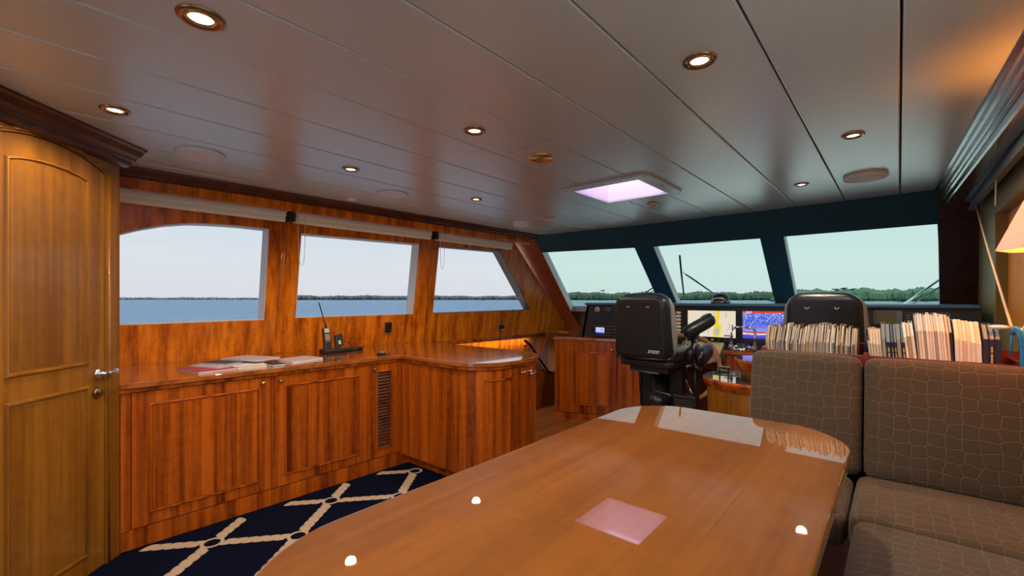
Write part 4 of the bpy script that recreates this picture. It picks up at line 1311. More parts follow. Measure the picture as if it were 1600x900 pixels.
# middle part: recessed front under the wheel and starboard part
MB().box(-2.07, 0.42, 4.72, 5.3, 0.0, 0.86).build('middle_body', M_DARKW, con)
MB().box(-2.07, -1.28, 4.62, 4.72, 0.66, 0.80).build('knee_panel', M_CAB, con)
# instrument fascia
MB().plate([(-2.87, 0.921), (0.47, 0.80), (0.44, 1.292), (-2.80, 1.292)], [], lambda u, v, d: (u, 4.60 + 0.02 * (1.3 - v) * 0 + d, v), 0.0, 0.06).build('fascia', M_DASH, con)
MB().plate([(4.60, 0.921), (5.2, 0.921), (5.36, 1.292), (4.60, 1.292)], [], lambda u, v, d: (-2.87 + d + 0.19 * (v - 0.921), u, v), 0.0, 0.03).build('fascia_side', M_DASH, con)
dt = [(-2.815, 4.565), (0.44, 4.565), (0.44, 5.43), (-2.815, 5.43)]
MB().plate(dt, [], lambda u, v, d: (u, v, d), 1.285, 1.312).build('dash_top', M_DASHTOP, con, bevel=0.010, seg=3)
# sloping helm desk below the screens; its beige stands for their reflection
MB().add([(-1.66, 4.60, 0.945), (-1.27, 4.60, 0.945), (-1.27, 4.36, 0.79), (-1.66, 4.36, 0.79), (-1.66, 4.60, 0.76), (-1.27, 4.60, 0.76), (-1.27, 4.36, 0.76), (-1.66, 4.36, 0.76)], [(0, 1, 2, 3), (4, 5, 6, 7), (0, 1, 5, 4), (1, 2, 6, 5), (2, 3, 7, 6), (3, 0, 4, 7)]).build('helm_desk', plain('helm_desk_reflected_beige', (0.50, 0.42, 0.26), 0.12, coat=0.6), con, bevel=0.004)
M_BTN = plain('pale_button', (0.88, 0.85, 0.74), 0.4)
for q in range(10):
    yy = 4.42 + 0.05 * (q % 3); zz = 0.79 + (yy - 4.36) * 0.646 + 0.004
    MB().lathe([(0, 0.012), (0.012, 0.012), (0.014, 0.0)], (-1.60 + 0.11 * (q // 3), yy, zz), 12).build('button', M_BLACK if q % 2 else M_STEEL, con)
# switch bank
for c_ in range(2):
    for r_ in range(7):
        xx = -1.775 + 0.062 * c_; zz = 1.215 - 0.036 * r_
        MB().cushion((xx, 4.594, zz), (0.024, 0, 0), (0, 0.008, 0), (0, 0, 0.0115), 0.006, n=3).build('switch', M_BTN, con)
    for r_ in range(7):
        MB().box(-1.79 + 0.062 * c_, -1.76 + 0.062 * c_, 4.597, 4.601, 1.196 - 0.036 * r_, 1.200 - 0.036 * r_).build('switch_label', M_PAPER, con)

# throttle cabinet
tcb = thing('throttle_cabinet', 'low wooden cabinet to the right of the wheel carrying the throttle', 'cabinet', (-0.98, 4.4, 0))
MB().box(-1.185, -0.72, 4.29, 4.595, 0.0, 0.858).build('body', M_CAB, tcb)
MB().box(-1.198, -0.70, 4.275, 4.598, 0.858, 0.892).build('top', M_TOP, tcb, bevel=0.006)
MB().box(-1.186, -1.165, 4.286, 4.29, 0.02, 0.858).build('stile', M_DARKW, tcb)
th = thing('throttle', 'chrome twin lever engine throttle standing on the low cabinet', 'throttle', (-1.06, 4.38, 0.893))
MB().lathe([(0, 0), (0.085, 0), (0.09, 0.012), (0.078, 0.035), (0.05, 0.05), (0, 0.052)], (-1.06, 4.38, 0.893), 24).build('base', M_CHROME, th)
MB().lathe([(0.05, 0.052), (0.052, 0.058), (0, 0.060)], (-1.06, 4.38, 0.893), 20).build('dial', M_DASH, th)
for s_ in (-1, 1):
    MB().tube([(-1.06 + s_ * 0.095, 4.38, 0.93), (-1.06 + s_ * 0.10, 4.40, 1.03), (-1.06 + s_ * 0.09, 4.41, 1.085), (-1.06 + s_ * 0.055, 4.41, 1.10), (-1.06 + s_ * 0.01, 4.41, 1.10)], [0.013, 0.011, 0.011, 0.011, 0.010], 10).build('lever', M_CHROME, th)
    MB().ball((-1.06 + s_ * 0.095, 4.38, 0.925), 0.022).build('hub', M_CHROME, th)

# dash instruments
FY = 4.60


def emis(name, col, s=1.0):
    return plain(name, (0.02, 0.02, 0.02), 0.15, emit=col, estr=s)


E_CREAM = emis('screen_cream', (0.80, 0.70, 0.54), 1.0)
E_YEL = emis('screen_yellow', (0.86, 0.66, 0.03), 1.0)
E_PUR = emis('screen_purple', (0.48, 0.36, 0.62), 1.0)
E_WHT = emis('screen_white', (0.9, 0.9, 0.9), 1.0)
E_GRN = emis('screen_green', (0.25, 0.7, 0.3), 1.0)
E_GRY = emis('screen_grey', (0.50, 0.48, 0.46), 1.0)
E_DK = emis('screen_dark', (0.05, 0.04, 0.06), 1.0)
E_RED = emis('screen_red', (0.72, 0.035, 0.01), 1.0)
E_LCD = emis('lcd_lilac', (0.55, 0.55, 0.95), 1.0)
E_LCDB = emis('lcd_blue', (0.04, 0.05, 0.75), 1.0)
ch = thing('chart_plotter', 'wide bright screen showing a cream and yellow nautical chart', 'screen', (-1.40, FY, 1.11))
FV = lambda u, v, d: (u, FY - d, v)
MB().plate(rect(-1.665, -1.130, 0.935, 1.262), [rect(-1.618, -1.170, 0.985, 1.24)], FV, 0.0, 0.016).build('bezel', M_BLACK, ch, bevel=0.003)
MB().plate(rect(-1.618, -1.170, 0.985, 1.24), [], FV, 0.001, 0.006).build('display', E_CREAM, ch)


def flat(pts, mat, parent, d, name='chart_area'):
    return MB().plate(pts, [], FV, d, d + 0.0006).build(name, mat, parent)


flat([(-1.345, 1.24), (-1.31, 1.24), (-1.315, 1.18), (-1.33, 1.13), (-1.30, 1.09), (-1.31, 1.0), (-1.34, 0.985), (-1.375, 0.99), (-1.38, 1.05), (-1.36, 1.10), (-1.37, 1.15), (-1.35, 1.19)], E_YEL, ch, 0.0062)
flat([(-1.365, 1.05), (-1.335, 1.08), (-1.315, 1.05), (-1.325, 1.01), (-1.36, 1.005)], E_GRY, ch, 0.007)
for pth in ([(-1.42, 1.20), (-1.40, 1.17), (-1.385, 1.18), (-1.365, 1.21), (-1.37, 1.235)], [(-1.43, 1.02), (-1.40, 1.08), (-1.395, 1.14), (-1.42, 1.17)], [(-1.27, 1.22), (-1.25, 1.20), (-1.265, 1.18)], [(-1.6, 1.03), (-1.52, 1.06), (-1.46, 1.04)], [(-1.25, 1.05), (-1.22, 1.09), (-1.23, 1.12)]):
    for a, b in zip(pth[:-1], pth[1:]):
        d_ = Vector((b[0] - a[0], b[1] - a[1])).normalized(); n_ = Vector((-d_.y, d_.x)) * 0.0035
        flat([(a[0] + n_.x, a[1] + n_.y), (b[0] + n_.x, b[1] + n_.y), (b[0] - n_.x, b[1] - n_.y), (a[0] - n_.x, a[1] - n_.y)], E_PUR, ch, 0.0064, 'contour_line')
flat(rect(-1.475, -1.44, 1.19, 1.205), E_GRN, ch, 0.0064, 'own_ship_mark')
flat(rect(-1.275, -1.19, 0.997, 1.008), E_DK, ch, 0.0064, 'scale_bar')
flat(rect(-1.205, -1.195, 1.06, 1.11), E_DK, ch, 0.0064, 'zoom_mark')
for q in range(7):
    MB().plate(rect(-1.57 + 0.06 * q, -1.548 + 0.06 * q, 0.953, 0.966), [], FV, 0.016, 0.020).build('soft_key', M_PAPER if q in (2, 3) else M_STEEL, ch)

m_son, nt_, b_ = new_mat('sonar_picture')
N, L = nt_.nodes, nt_.links
b_.inputs['Base Color'].default_value = (0.02, 0.02, 0.02, 1)
tc = N.new('ShaderNodeTexCoord'); sp = N.new('ShaderNodeSeparateXYZ'); L.new(tc.outputs['Object'], sp.inputs[0])
rp = N.new('ShaderNodeValToRGB'); rp.color_ramp.interpolation = 'LINEAR'
mr = N.new('ShaderNodeMapRange'); mr.inputs[1].default_value = -0.12; mr.inputs[2].default_value = 0.13
nzb = N.new('ShaderNodeTexNoise'); nzb.inputs['Scale'].default_value = 22
L.new(tc.outputs['Object'], nzb.inputs['Vector'])
ma = N.new('ShaderNodeMath'); ma.operation = 'MULTIPLY_ADD'; ma.inputs[1].default_value = 0.02
L.new(nzb.outputs[0], ma.inputs[0]); L.new(sp.outputs['Z'], ma.inputs[2])
L.new(ma.outputs[0], mr.inputs[0])
L.new(mr.outputs[0], rp.inputs[0])
els = [(0.0, (0.01, 0.01, 0.12)), (0.08, (0.05, 0.06, 0.62)), (0.17, (0.10, 0.10, 0.75)), (0.19, (0.75, 0.75, 0.85)), (0.225, (0.85, 0.8, 0.6)), (0.245, (0.72, 0.03, 0.01)), (0.285, (0.6, 0.05, 0.03)), (0.31, (0.25, 0.3, 0.9)), (0.60, (0.04, 0.09, 0.66)), (0.92, (0.05, 0.10, 0.66))]
ce = rp.color_ramp.elements
ce[0].position, ce[0].color = els[0][0], (*els[0][1], 1)
ce[1].position, ce[1].color = els[-1][0], (*els[-1][1], 1)
for p_, c_ in els[1:-1]:
    q = ce.new(p_); q.color = (*c_, 1)
nz = N.new('ShaderNodeTexNoise'); nz.inputs['Scale'].default_value = 120; nz.inputs['Detail'].default_value = 2
L.new(tc.outputs['Object'], nz.inputs['Vector'])
ga = N.new('ShaderNodeMath'); ga.operation = 'MULTIPLY_ADD'; ga.inputs[1].default_value = 0.8
L.new(sp.outputs['Z'], ga.inputs[0]); L.new(nz.outputs[0], ga.inputs[2])
gr = N.new('ShaderNodeMapRange'); gr.inputs[1].default_value = 0.63; gr.inputs[2].default_value = 0.67
L.new(ga.outputs[0], gr.inputs[0])
mxc = N.new('ShaderNodeMix'); mxc.data_type = 'RGBA'
L.new(gr.outputs[0], mxc.inputs[0]); L.new(rp.outputs[0], mxc.inputs[6]); mxc.inputs[7].default_value = (0.72, 0.78, 0.92, 1)
L.new(mxc.outputs[2], b_.inputs['Emission Color']); b_.inputs['Emission Strength'].default_value = 1.0
so = thing('sonar_screen', 'bright blue sonar screen with a red top band between the two helm chairs', 'screen', (-0.95, FY, 1.11))
MB().plate(rect(-1.135, -0.61, 0.935, 1.262), [rect(-1.137 + 0.026, -0.66, 0.965, 1.243)], FV, 0.0, 0.015).build('bezel', M_BLACK, so, bevel=0.003)
MB().plate(rect(-1.111, -0.66, 0.985, 1.243), [], FV, 0.001, 0.006).build('display', m_son, so)
flat([(-1.111, 1.243), (-0.66, 1.243), (-0.66, 1.222), (-0.80, 1.226), (-0.95, 1.224), (-1.05, 1.228), (-1.111, 1.226)], E_RED, so, 0.0062, 'surface_band')
text('10.0f', 0.026, (-1.062, FY - 0.0078, 1.232), (R(90), 0, 0), E_WHT, so, 'reading')

# port instruments on the fascia
ga_ = thing('dash_gauge', 'round white faced gauge at the left of the helm fascia', 'gauge', (-2.69, FY, 1.24))
rY = Matrix(((1, 0, 0), (0, 0, -1), (0, 1, 0)))
MB().lathe([(0.030, 0), (0.034, 0.008), (0.042, 0.008), (0.044, 0)], (-2.66, FY, 1.235), 24, rot=rY).build('bezel', M_BLACK, ga_)
MB().lathe([(0, 0.005), (0.034, 0.005), (0.034, 0)], (-2.66, FY, 1.235), 24, rot=rY).build('dial', plain('dial_white', (0.72, 0.62, 0.50), 0.4), ga_)
flat([(-2.675, 1.218), (-2.645, 1.218), (-2.650, 1.232), (-2.67, 1.232)], M_BLACK, ga_, 0.0055, 'pointer')
flat(rect(-2.672, -2.648, 1.246, 1.252), M_RED, ga_, 0.0055, 'scale_mark')
sp_ = thing('dash_grille', 'round dotted speaker grille on the fascia left of the helm chair', 'speaker', (-2.52, FY, 1.235))
MB().lathe([(0, 0.003), (0.055, 0.003), (0.056, 0)], (-2.525, FY, 1.235), 24, rot=rY).build('plate', M_BLACK, sp_)
dots = MB()
for a in range(-4, 5):
    for c_ in range(-4, 5):
        if a * a + c_ * c_ < 18 and (a + c_) % 2 == 0:
            dots.obox((-2.525 + a * 0.011, FY - 0.0035, 1.235 + c_ * 0.011), (0.004, 0, 0), (0, 0.001, 0), (0, 0, 0.004))
dots.build('grille_dots', M_STEEL, sp_, kind='stuff')
rd = thing('marine_radio', 'black radio with a small lit lilac display on the wing counter', 'radio', (-2.55, 4.58, 0.93))
MB().box(-2.74, -2.36, FY - 0.045, FY - 0.001, 0.94, 1.045).build('case', M_BLACK, rd, bevel=0.012, seg=3)
fb = MB(); ring_frame(fb, rrect(-2.742, -2.358, 0.938, 1.047, 0.02), 0.006, FV, 0.045, 0.050); fb.build('trim_ring', M_STEEL, rd)
MB().plate(rect(-2.655, -2.545, 0.970, 1.030), [], FV, 0.045, 0.049).build('display', E_LCD, rd)
MB().plate(rect(-2.655, -2.545, 0.960, 0.975), [], FV, 0.045, 0.0495).build('display_bar', E_LCDB, rd)
text('17', 0.035, (-2.578, FY - 0.0500, 1.003), (R(90), 0, 0), E_DK, rd, 'channel_number')
for r_ in range(2):
    for c_ in range(4):
        MB().lathe([(0, 0.006), (0.008, 0.006), (0.009, 0)], (-2.51 + 0.032 * c_, FY - 0.045, 0.975 + 0.035 * r_), 10, rot=rY).build('button', M_STEEL, rd)
# starboard instruments
ds = thing('dash_display', 'dim amber display on the fascia right of the second helm chair', 'screen', (-0.09, FY, 1.20))
MB().plate(rect(-0.155, 0.02, 1.15, 1.262), [rect(-0.14, -0.02, 1.16, 1.25)], FV, 0, 0.012).build('bezel', M_STEEL, ds, bevel=0.002)
MB().plate(rect(-0.14, -0.02, 1.16, 1.25), [], FV, 0.001, 0.004).build('display', emis('dim_amber', (0.05, 0.035, 0.012), 1.0), ds)
vr = thing('dash_radio', 'black radio set with small green lit keys on the starboard fascia', 'radio', (0.09, FY, 1.20))
MB().plate(rect(0.03, 0.155, 1.15, 1.25), [], FV, 0, 0.02).build('case', M_DASH, vr, bevel=0.004)
for r_ in range(4):
    MB().plate(rect(0.04, 0.065, 1.165 + 0.02 * r_, 1.172 + 0.02 * r_), [], FV, 0.02, 0.023).build('key', M_STEEL, vr)
MB().plate(rect(0.08, 0.14, 1.225, 1.24), [], FV, 0.02, 0.023).build('display', emis('dim_teal', (0.05, 0.12, 0.13), 1.0), vr)
vh = thing('grab_handle', 'small grey framed panel behind the tall white booklets', 'panel', (0.22, FY, 1.2))
fb = MB(); ring_frame(fb, rrect(0.17, 0.285, 1.14, 1.252, 0.012), 0.010, FV, 0.0, 0.014); fb.build('frame', M_STEEL, vh)

# compass on the dash top
cp = thing('compass', 'black domed compass on the dash top in front of the middle pane', 'compass', (-1.36, 4.78, 1.313))
MB().lathe([(0, 0), (0.09, 0), (0.092, 0.015), (0.082, 0.03), (0.080, 0.03)], (-1.36, 4.78, 1.313), 28).build('base', M_STEEL, cp)
MB().lathe([(0.080, 0.028), (0.082, 0.05), (0.066, 0.085), (0.035, 0.102), (0, 0.105)], (-1.36, 4.78, 1.313), 28).build('dome', M_LEATHER, cp)
arc = [(-1.36 + 0.066 * math.cos(R(a)), 4.70 + 0.004 * math.sin(R(a)), 1.335 + 0.030 * math.sin(R(a))) for a in range(15, 166, 15)]
MB().tube(arc, 0.006, 8).build('card_window', M_PAPER, cp)

# steering wheel
wh = thing('steering_wheel', 'varnished wooden steering wheel behind the helm chair', 'wheel', (-1.58, 4.26, 0.70))
wc = Vector((-1.58, 4.25, 0.70)); wa = Vector((0, -0.83, 0.55)).normalized(); wx = Vector((1, 0, 0)); wv = wa.cross(wx).normalized()
RW_ = 0.36
MB().tube([wc + wx * (RW_ * math.cos(2 * math.pi * k / 40)) + wv * (RW_ * math.sin(2 * math.pi * k / 40)) for k in range(40)], 0.021, 10, closed=True).build('rim', wood('wheel_wood', (0.22, 0.07, 0.025), (0.50, 0.19, 0.07), rough=0.2, coat=0.8), wh)
for k in range(5):
    a = 2 * math.pi * k / 5 + 0.3
    MB().tube([wc, wc + (wx * math.cos(a) + wv * math.sin(a)) * (RW_ - 0.01)], [0.014, 0.009], 8).build('spoke', M_CHROME, wh)
MB().tube([wc + wa * 0.03, wc - wa * 0.36], [0.045, 0.03], 14).build('hub', M_CHROME, wh)

# round drum cabinet beside the settee, two levels
dr = thing('drum_cabinet', 'round two level wooden end cabinet with glossy tops beside the settee back', 'cabinet', (-0.74, 3.48, 0))


def drum(cx, cy, r, z0, z1, tag_):
    b = MB().lathe([(0, z0), (r - 0.03, z0), (r - 0.03, z1 - 0.07)], (cx, cy, 0), 44)
    b.build(tag_ + '_body', M_DOOR, dr)
    MB().lathe([(r - 0.03, z1 - 0.072), (r - 0.018, z1 - 0.066), (r - 0.022, z1 - 0.054), (r - 0.008, z1 - 0.048), (r - 0.012, z1 - 0.036), (r, z1 - 0.028), (r, z1 - 0.006), (r - 0.006, z1)], (cx, cy, 0), 44).build(tag_ + '_moulding', M_CAB, dr)
    MB().lathe([(r - 0.006, z1), (0, z1 + 0.0005)], (cx, cy, 0), 44).build(tag_ + '_top', plain(tag_ + '_glass_top', (0.05, 0.06, 0.06), 0.04, coat=1.0, spec=1.0), dr)


drum(-0.77, 3.50, 0.335, 0.0, 0.80, 'lower')
drum(-0.63, 3.50, 0.262, 0.801, 0.94, 'upper')
ck = thing('cup_rack', 'small black wire rack on the lower round cabinet top', 'rack', (-0.88, 3.32, 0.80))
for zz in (0.83, 0.86, 0.885):
    MB().box(-0.945, -0.865, 3.24, 3.30, zz, zz + 0.006).build('wire_shelf', M_BLACK, ck)
for xx in (-0.935, -0.88):
    MB().tube([(xx, 3.27, 0.8015), (xx, 3.27, 0.888)], 0.005, 6).build('post', M_BLACK, ck)

# ------------------------------------------------------------------ helm chairs


def helm_chair(label, loc, rz, logo=True, raised=True):
    t = thing('helm_chair', label, 'chair', loc, None, rz)
    # local frame: back towards -y, origin under the pedestal on the floor
    by = -0.33
    tilt = Vector((0, -0.10, 1)).normalized(); nrm = Vector((0, 1, 0.10)).normalized()

    def shape(p):
        return p
    c = Vector((0, by + 0.035, 1.135))

    def taper(P):
        q = P - c
        h = q.dot(tilt)
        s = 1.0 + 0.03 * max(0, -h / 0.27) - 0.05 * max(0, h / 0.27) - 0.16 * max(0.0, (h - 0.15) / 0.11) ** 2.5
        return Vector((P.x * s, P.y, P.z))
    back = MB().cushion(c, (0.228, 0, 0), nrm * 0.080, tilt * 0.262, 0.06, (0, 0.012, 0.008), n=16, warp=taper)
    back.build('backrest', M_LEATHER, t, local=True)
    # rear shell panel and light piped edge
    c2 = c - nrm * 0.094
    sh_ = MB().cushion(c2, (0.212, 0, 0), nrm * 0.016, tilt * 0.248, 0.05, (0, 0.002, 0), n=12, warp=taper)
    sh_.build('back_shell', M_BLACK, t, local=True)
    edge = []
    for k in range(11):
        a = k / 10
        if a < 0.7:
            edge.append(taper(c + Vector((0.222, 0, 0)) + tilt * (-0.24 + 0.40 * a / 0.7)) + nrm * 0.03)
        else:
            b_ = (a - 0.7) / 0.3 * R(90)
            edge.append(taper(c + Vector((0.136 + 0.086 * math.cos(b_), 0, 0)) + tilt * (0.16 + 0.086 * math.sin(b_))) + nrm * 0.03)
    for s_ in (1, -1):
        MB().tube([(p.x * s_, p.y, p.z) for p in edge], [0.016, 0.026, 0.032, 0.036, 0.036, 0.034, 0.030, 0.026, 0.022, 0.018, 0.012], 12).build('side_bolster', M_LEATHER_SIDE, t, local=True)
        q = c2 + Vector((s_ * 0.085, 0, 0)) + tilt * 0.165 - nrm * 0.0175
        MB().tube([q + Vector((-0.014, 0, 0.008)), q + Vector((0, -0.001, -0.006)), q + Vector((0.014, 0, 0.008))], 0.0045, 6).build('tuft_button', M_LEATHER_SIDE, t, local=True)
    if logo:
        p = c2 + Vector((0.115, 0, 0)) - tilt * 0.195 - nrm * 0.0205
        cu = text('STIDD', 0.034, (0, 0, 0), (R(90) + 0.10, 0, 0), M_WHITE, t, 'maker_lettering', shear=0.35)
        cu.location = p
    # seat
    MB().cushion((0, -0.02, 0.885), (0.245, 0, 0), (0, 0.25, 0), (0, 0, 0.06), 0.045, (0, 0, 0.02), n=10).build('seat', M_LEATHER, t, local=True)
    MB().cushion((0, -0.04, 0.815), (0.225, 0, 0), (0, 0.235, 0), (0, 0, 0.026), 0.012, n=4).build('seat_pan', M_BLACK, t, local=True)
    MB().tube([(-0.215, -0.285, 0.875), (0, -0.30, 0.862), (0.215, -0.285, 0.868)], 0.012, 8).build('rear_bar', M_STEEL, t, local=True)
    MB().box(-0.17, 0.17, -0.22, 0.18, 0.735, 0.79).build('slide_frame', M_BLACK, t, local=True, bevel=0.006)
    MB().tube([(-0.16, -0.235, 0.745), (0.10, -0.235, 0.735)], 0.007, 6).build('slide_handle', M_STEEL, t, local=True)
    for s_ in (-1, 1):
        for kk in range(3):
            MB().ball((s_ * 0.20 - 0.02 * kk, -0.262, 0.83 + 0.014 * kk), 0.008, nu=8, nv=6).build('bolt', M_STEEL, t, local=True)
    # armrests on curved brackets
    for s_, up_ in (((1, 1), (-1, 0)) if raised else ((-1, 0),)):
        if up_:
            MB().cushion((0.345, 0.0, 1.130), Vector((0.90, -0.42, 0)) * 0.045, Vector((0.40, 0.84, 0.36)) * 0.155, Vector((-0.15, -0.33, 0.93)) * 0.048, 0.036, (0.008, 0.015, 0.008), n=10).build('armrest', M_LEATHER, t, local=True)
            MB().cushion((0.375, 0.075, 1.213), Vector((0.90, -0.42, 0)) * 0.024, Vector((0.40, 0.84, 0.36)) * 0.045, Vector((-0.15, -0.33, 0.93)) * 0.008, 0.006, n=3).build('arm_control', M_BLACK, t, local=True)
            MB().tube([(0.30, -0.09, 0.84), (0.305, -0.10, 0.93), (0.322, -0.06, 1.02), (0.335, -0.03, 1.09)], [0.032, 0.036, 0.030, 0.026], 10).build('arm_bracket', M_BLACK, t, local=True)
        else:
            MB().cushion((-0.30, -0.02, 0.86), (0.035, 0, 0), (0, 0.15, 0.0), (0, 0, 0.03), 0.025, n=7).build('armrest', M_LEATHER, t, local=True)
            MB().tube([(-0.27, -0.15, 0.82), (-0.285, -0.12, 0.80), (-0.29, -0.05, 0.84)], 0.022, 8).build('arm_bracket', M_BLACK, t, local=True)
    if raised: MB().lathe([(0, -0.012), (0.045, -0.012), (0.05, 0.0), (0.045, 0.012), (0, 0.014)], (0.345, -0.09, 0.955), 18, axis='X').build('pivot_disc', M_STEEL, t, local=True)
    # second folded pad beside the seat
    MB().cushion((0.34, 0.13, 0.88), (0.045, 0, 0), (0, 0.13, 0.03), (0, -0.01, 0.06), 0.04, (0, 0.02, 0.02), n=8).build('side_pad', M_LEATHER, t, local=True)
    MB().tube([(0.29, 0.02, 0.80), (0.34, 0.05, 0.76), (0.31, 0.10, 0.66)], 0.012, 8).tube([(0.30, 0.0, 0.84), (0.37, 0.06, 0.80), (0.30, 0.12, 0.74)], 0.009, 8).build('linkage', M_STEEL, t, local=True)
    # pedestal and footrest box
    MB().lathe([(0, 0.0), (0.17, 0.0), (0.17, 0.012), (0.075, 0.02), (0.072, 0.42), (0.085, 0.43), (0.085, 0.50), (0.055, 0.51), (0.055, 0.735), (0, 0.735)], (0, 0, 0.001), 26).build('pedestal', M_BLACK, t, local=True)
    MB().tube([(0.0, -0.09, 0.56), (0.12, -0.10, 0.55), (0.16, -0.08, 0.52)], 0.009, 8).build('height_lever', M_STEEL, t, local=True)
    MB().box(-0.20, 0.17, 0.09, 0.185, 0.33, 0.74).build('foot_box', M_BLACK, t, local=True, bevel=0.008)
    MB().obox((0.20, 0.10, 0.42), (0.10, 0, 0), (0, 0.05, 0), (0, 0, 0.10)).build('vent_box', M_BLACK, t, local=True, bevel=0.005)
    for kk in range(7):
        MB().box(0.12, 0.26, 0.044, 0.050, 0.345 + 0.022 * kk, 0.353 + 0.022 * kk).build('vent_slat', M_STEEL, t, local=True)
    for s_ in (-1, 1):
        MB().tube([(0.02 + s_ * 0.25, 0.10, 0.80), (0.02 + s_ * 0.25, 0.16, 0.36)], 0.016, 8).build('footrest_strut', M_BLACK, t, local=True)
    MB().tube([(-0.23, 0.17, 0.35), (0.30, 0.17, 0.30)], 0.014, 8).build('footrest_bar', M_BLACK, t, local=True)
    return t


helm_chair('black leather helm chair with a raised right armrest in front of the steering wheel', (-1.60, 3.83, 0), R(0))
helm_chair('black leather helm chair seen behind the book rack', (-0.405, 4.15, 0), R(0), logo=False, raised=False)

# ------------------------------------------------------------------ wipers outside the windscreen
M_WIPER = plain('wiper_black', (0.01, 0.01, 0.012), 0.4)


def fpt(x, z, d=0.14):
    return Vector(FW(x, z, d))


w1 = thing('wiper', 'windscreen wiper with an upright blade outside the middle pane', 'wiper', fpt(-1.5, 1.3))
MB().tube([fpt(-1.877, 1.745), fpt(-1.941, 1.533), fpt(-2.012, 1.278)], 0.011, 8).build('blade', M_WIPER, w1)
MB().tube([fpt(-1.917, 1.553, 0.16), fpt(-1.640, 1.285, 0.16)], 0.008, 8).build('arm', M_STEEL, w1)
MB().tube([fpt(-1.905, 1.528, 0.16), fpt(-1.66, 1.285, 0.17)], 0.005, 8).build('link_arm', M_WIPER, w1)
w2_ = thing('wiper', 'windscreen wiper arm outside the left pane, mostly behind the helm chair', 'wiper', fpt(-2.4, 1.3))
MB().tube([fpt(-2.34, 1.40), fpt(-2.60, 1.27)], 0.008, 8).build('arm', M_WIPER, w2_)
MB().tube([fpt(-2.33, 1.37), fpt(-2.58, 1.25)], 0.006, 8).build('link_arm', M_WIPER, w2_)
w3_ = thing('wiper', 'windscreen wiper with two parallel arms outside the right pane', 'wiper', fpt(0.1, 1.3))
MB().tube([fpt(0.283, 1.436), fpt(0.03, 1.20)], 0.009, 8).build('arm', M_CHROME, w3_)
MB().tube([fpt(0.30, 1.385), fpt(0.09, 1.20)], 0.006, 8).build('link_arm', M_STEEL, w3_)
MB().tube([fpt(0.262, 1.450), fpt(0.33, 1.43)], 0.010, 8).build('blade', M_WIPER, w3_)

# ------------------------------------------------------------------ outside: sea and low shore
m_sea, nt_, b_ = new_mat('sea_water')
N, L = nt_.nodes, nt_.links
tc = N.new('ShaderNodeTexCoord'); mp = N.new('ShaderNodeMapping'); mp.inputs['Scale'].default_value = (0.05, 0.05, 0.05)
L.new(tc.outputs['Object'], mp.inputs[0])
nz = N.new('ShaderNodeTexNoise'); nz.inputs['Scale'].default_value = 6; nz.inputs['Detail'].default_value = 6; nz.inputs['Roughness'].default_value = 0.7
L.new(mp.outputs[0], nz.inputs['Vector'])
rp = N.new('ShaderNodeValToRGB')
rp.color_ramp.elements[0].position = 0.35; rp.color_ramp.elements[0].color = (0.085, 0.155, 0.235, 1)
rp.color_ramp.elements[1].position = 0.65; rp.color_ramp.elements[1].color = (0.155, 0.235, 0.32, 1)
L.new(nz.outputs[0], rp.inputs[0]); L.new(rp.outputs[0], b_.inputs['Base Color'])
b_.inputs['Roughness'].default_value = 0.55; b_.inputs['Specular IOR Level'].default_value = 0.25
bp = N.new('ShaderNodeBump'); bp.inputs['Strength'].default_value = 0.5; bp.inputs['Distance'].default_value = 0.6
L.new(nz.outputs[0], bp.inputs['Height']); L.new(bp.outputs[0], b_.inputs['Normal'])
SEA = -3.0
M_GEL = plain('white_gelcoat', (0.90, 0.90, 0.88), 0.35)
deck = struct('trim_foredeck')
MB().plate([(-4.6, 5.55), (1.4, 5.55), (1.1, 8.5), (0.2, 11.5), (-1.55, 14.0), (-3.3, 11.5), (-4.3, 8.5)], [], lambda u, v, d: (u, v, d), 0.55, 0.70).build('foredeck', M_GEL, deck)
MB().box(-5.3, -4.12, -3.0, 5.55, -0.1, 0.0).box(-5.36, -5.30, -3.0, 5.55, -0.1, 0.85).build('side_deck', M_GEL, deck)
MB().box(0.75, 1.9, -3.0, 5.55, -0.1, 0.0).box(1.9, 1.96, -3.0, 5.55, -0.1, 0.85).build('side_deck', M_GEL, deck)
MB().plate([(-5.3, 5.5), (-4.5, 9.0), (-3.3, 12.0), (-1.55, 14.4), (0.2, 12.0), (1.4, 9.0), (1.95, 5.5), (1.95, -3.0), (-5.3, -3.0)], [rect(-4.15, 0.7, -2.9, 5.45)], lambda u, v, d: (u, v, d), -3.4, -0.12).build('hull', M_GEL, deck)
sea = MB().add([(-40000, -40000, SEA), (40000, -40000, SEA), (40000, 40000, SEA), (-40000, 40000, SEA)], [(0, 1, 2, 3)]).build('sea', m_sea)
sea['kind'] = 'structure'
M_SAND = plain('shore_sand', (0.30, 0.30, 0.25), 0.9, noise=0.2, nscale=0.02)
M_BUSH = plain('shore_bush', (0.05, 0.085, 0.06), 0.95, noise=0.45, nscale=0.05)
M_BUSHFAR = plain('hazed_far_bush', (0.085, 0.105, 0.115), 0.95, noise=0.2, nscale=0.02)  # greyed: the haze of distance is mixed into the bush colour
M_GREENBUSH = plain('near_bush', (0.075, 0.135, 0.085), 0.95, noise=0.4, nscale=0.08)
CZ_ = 1.35


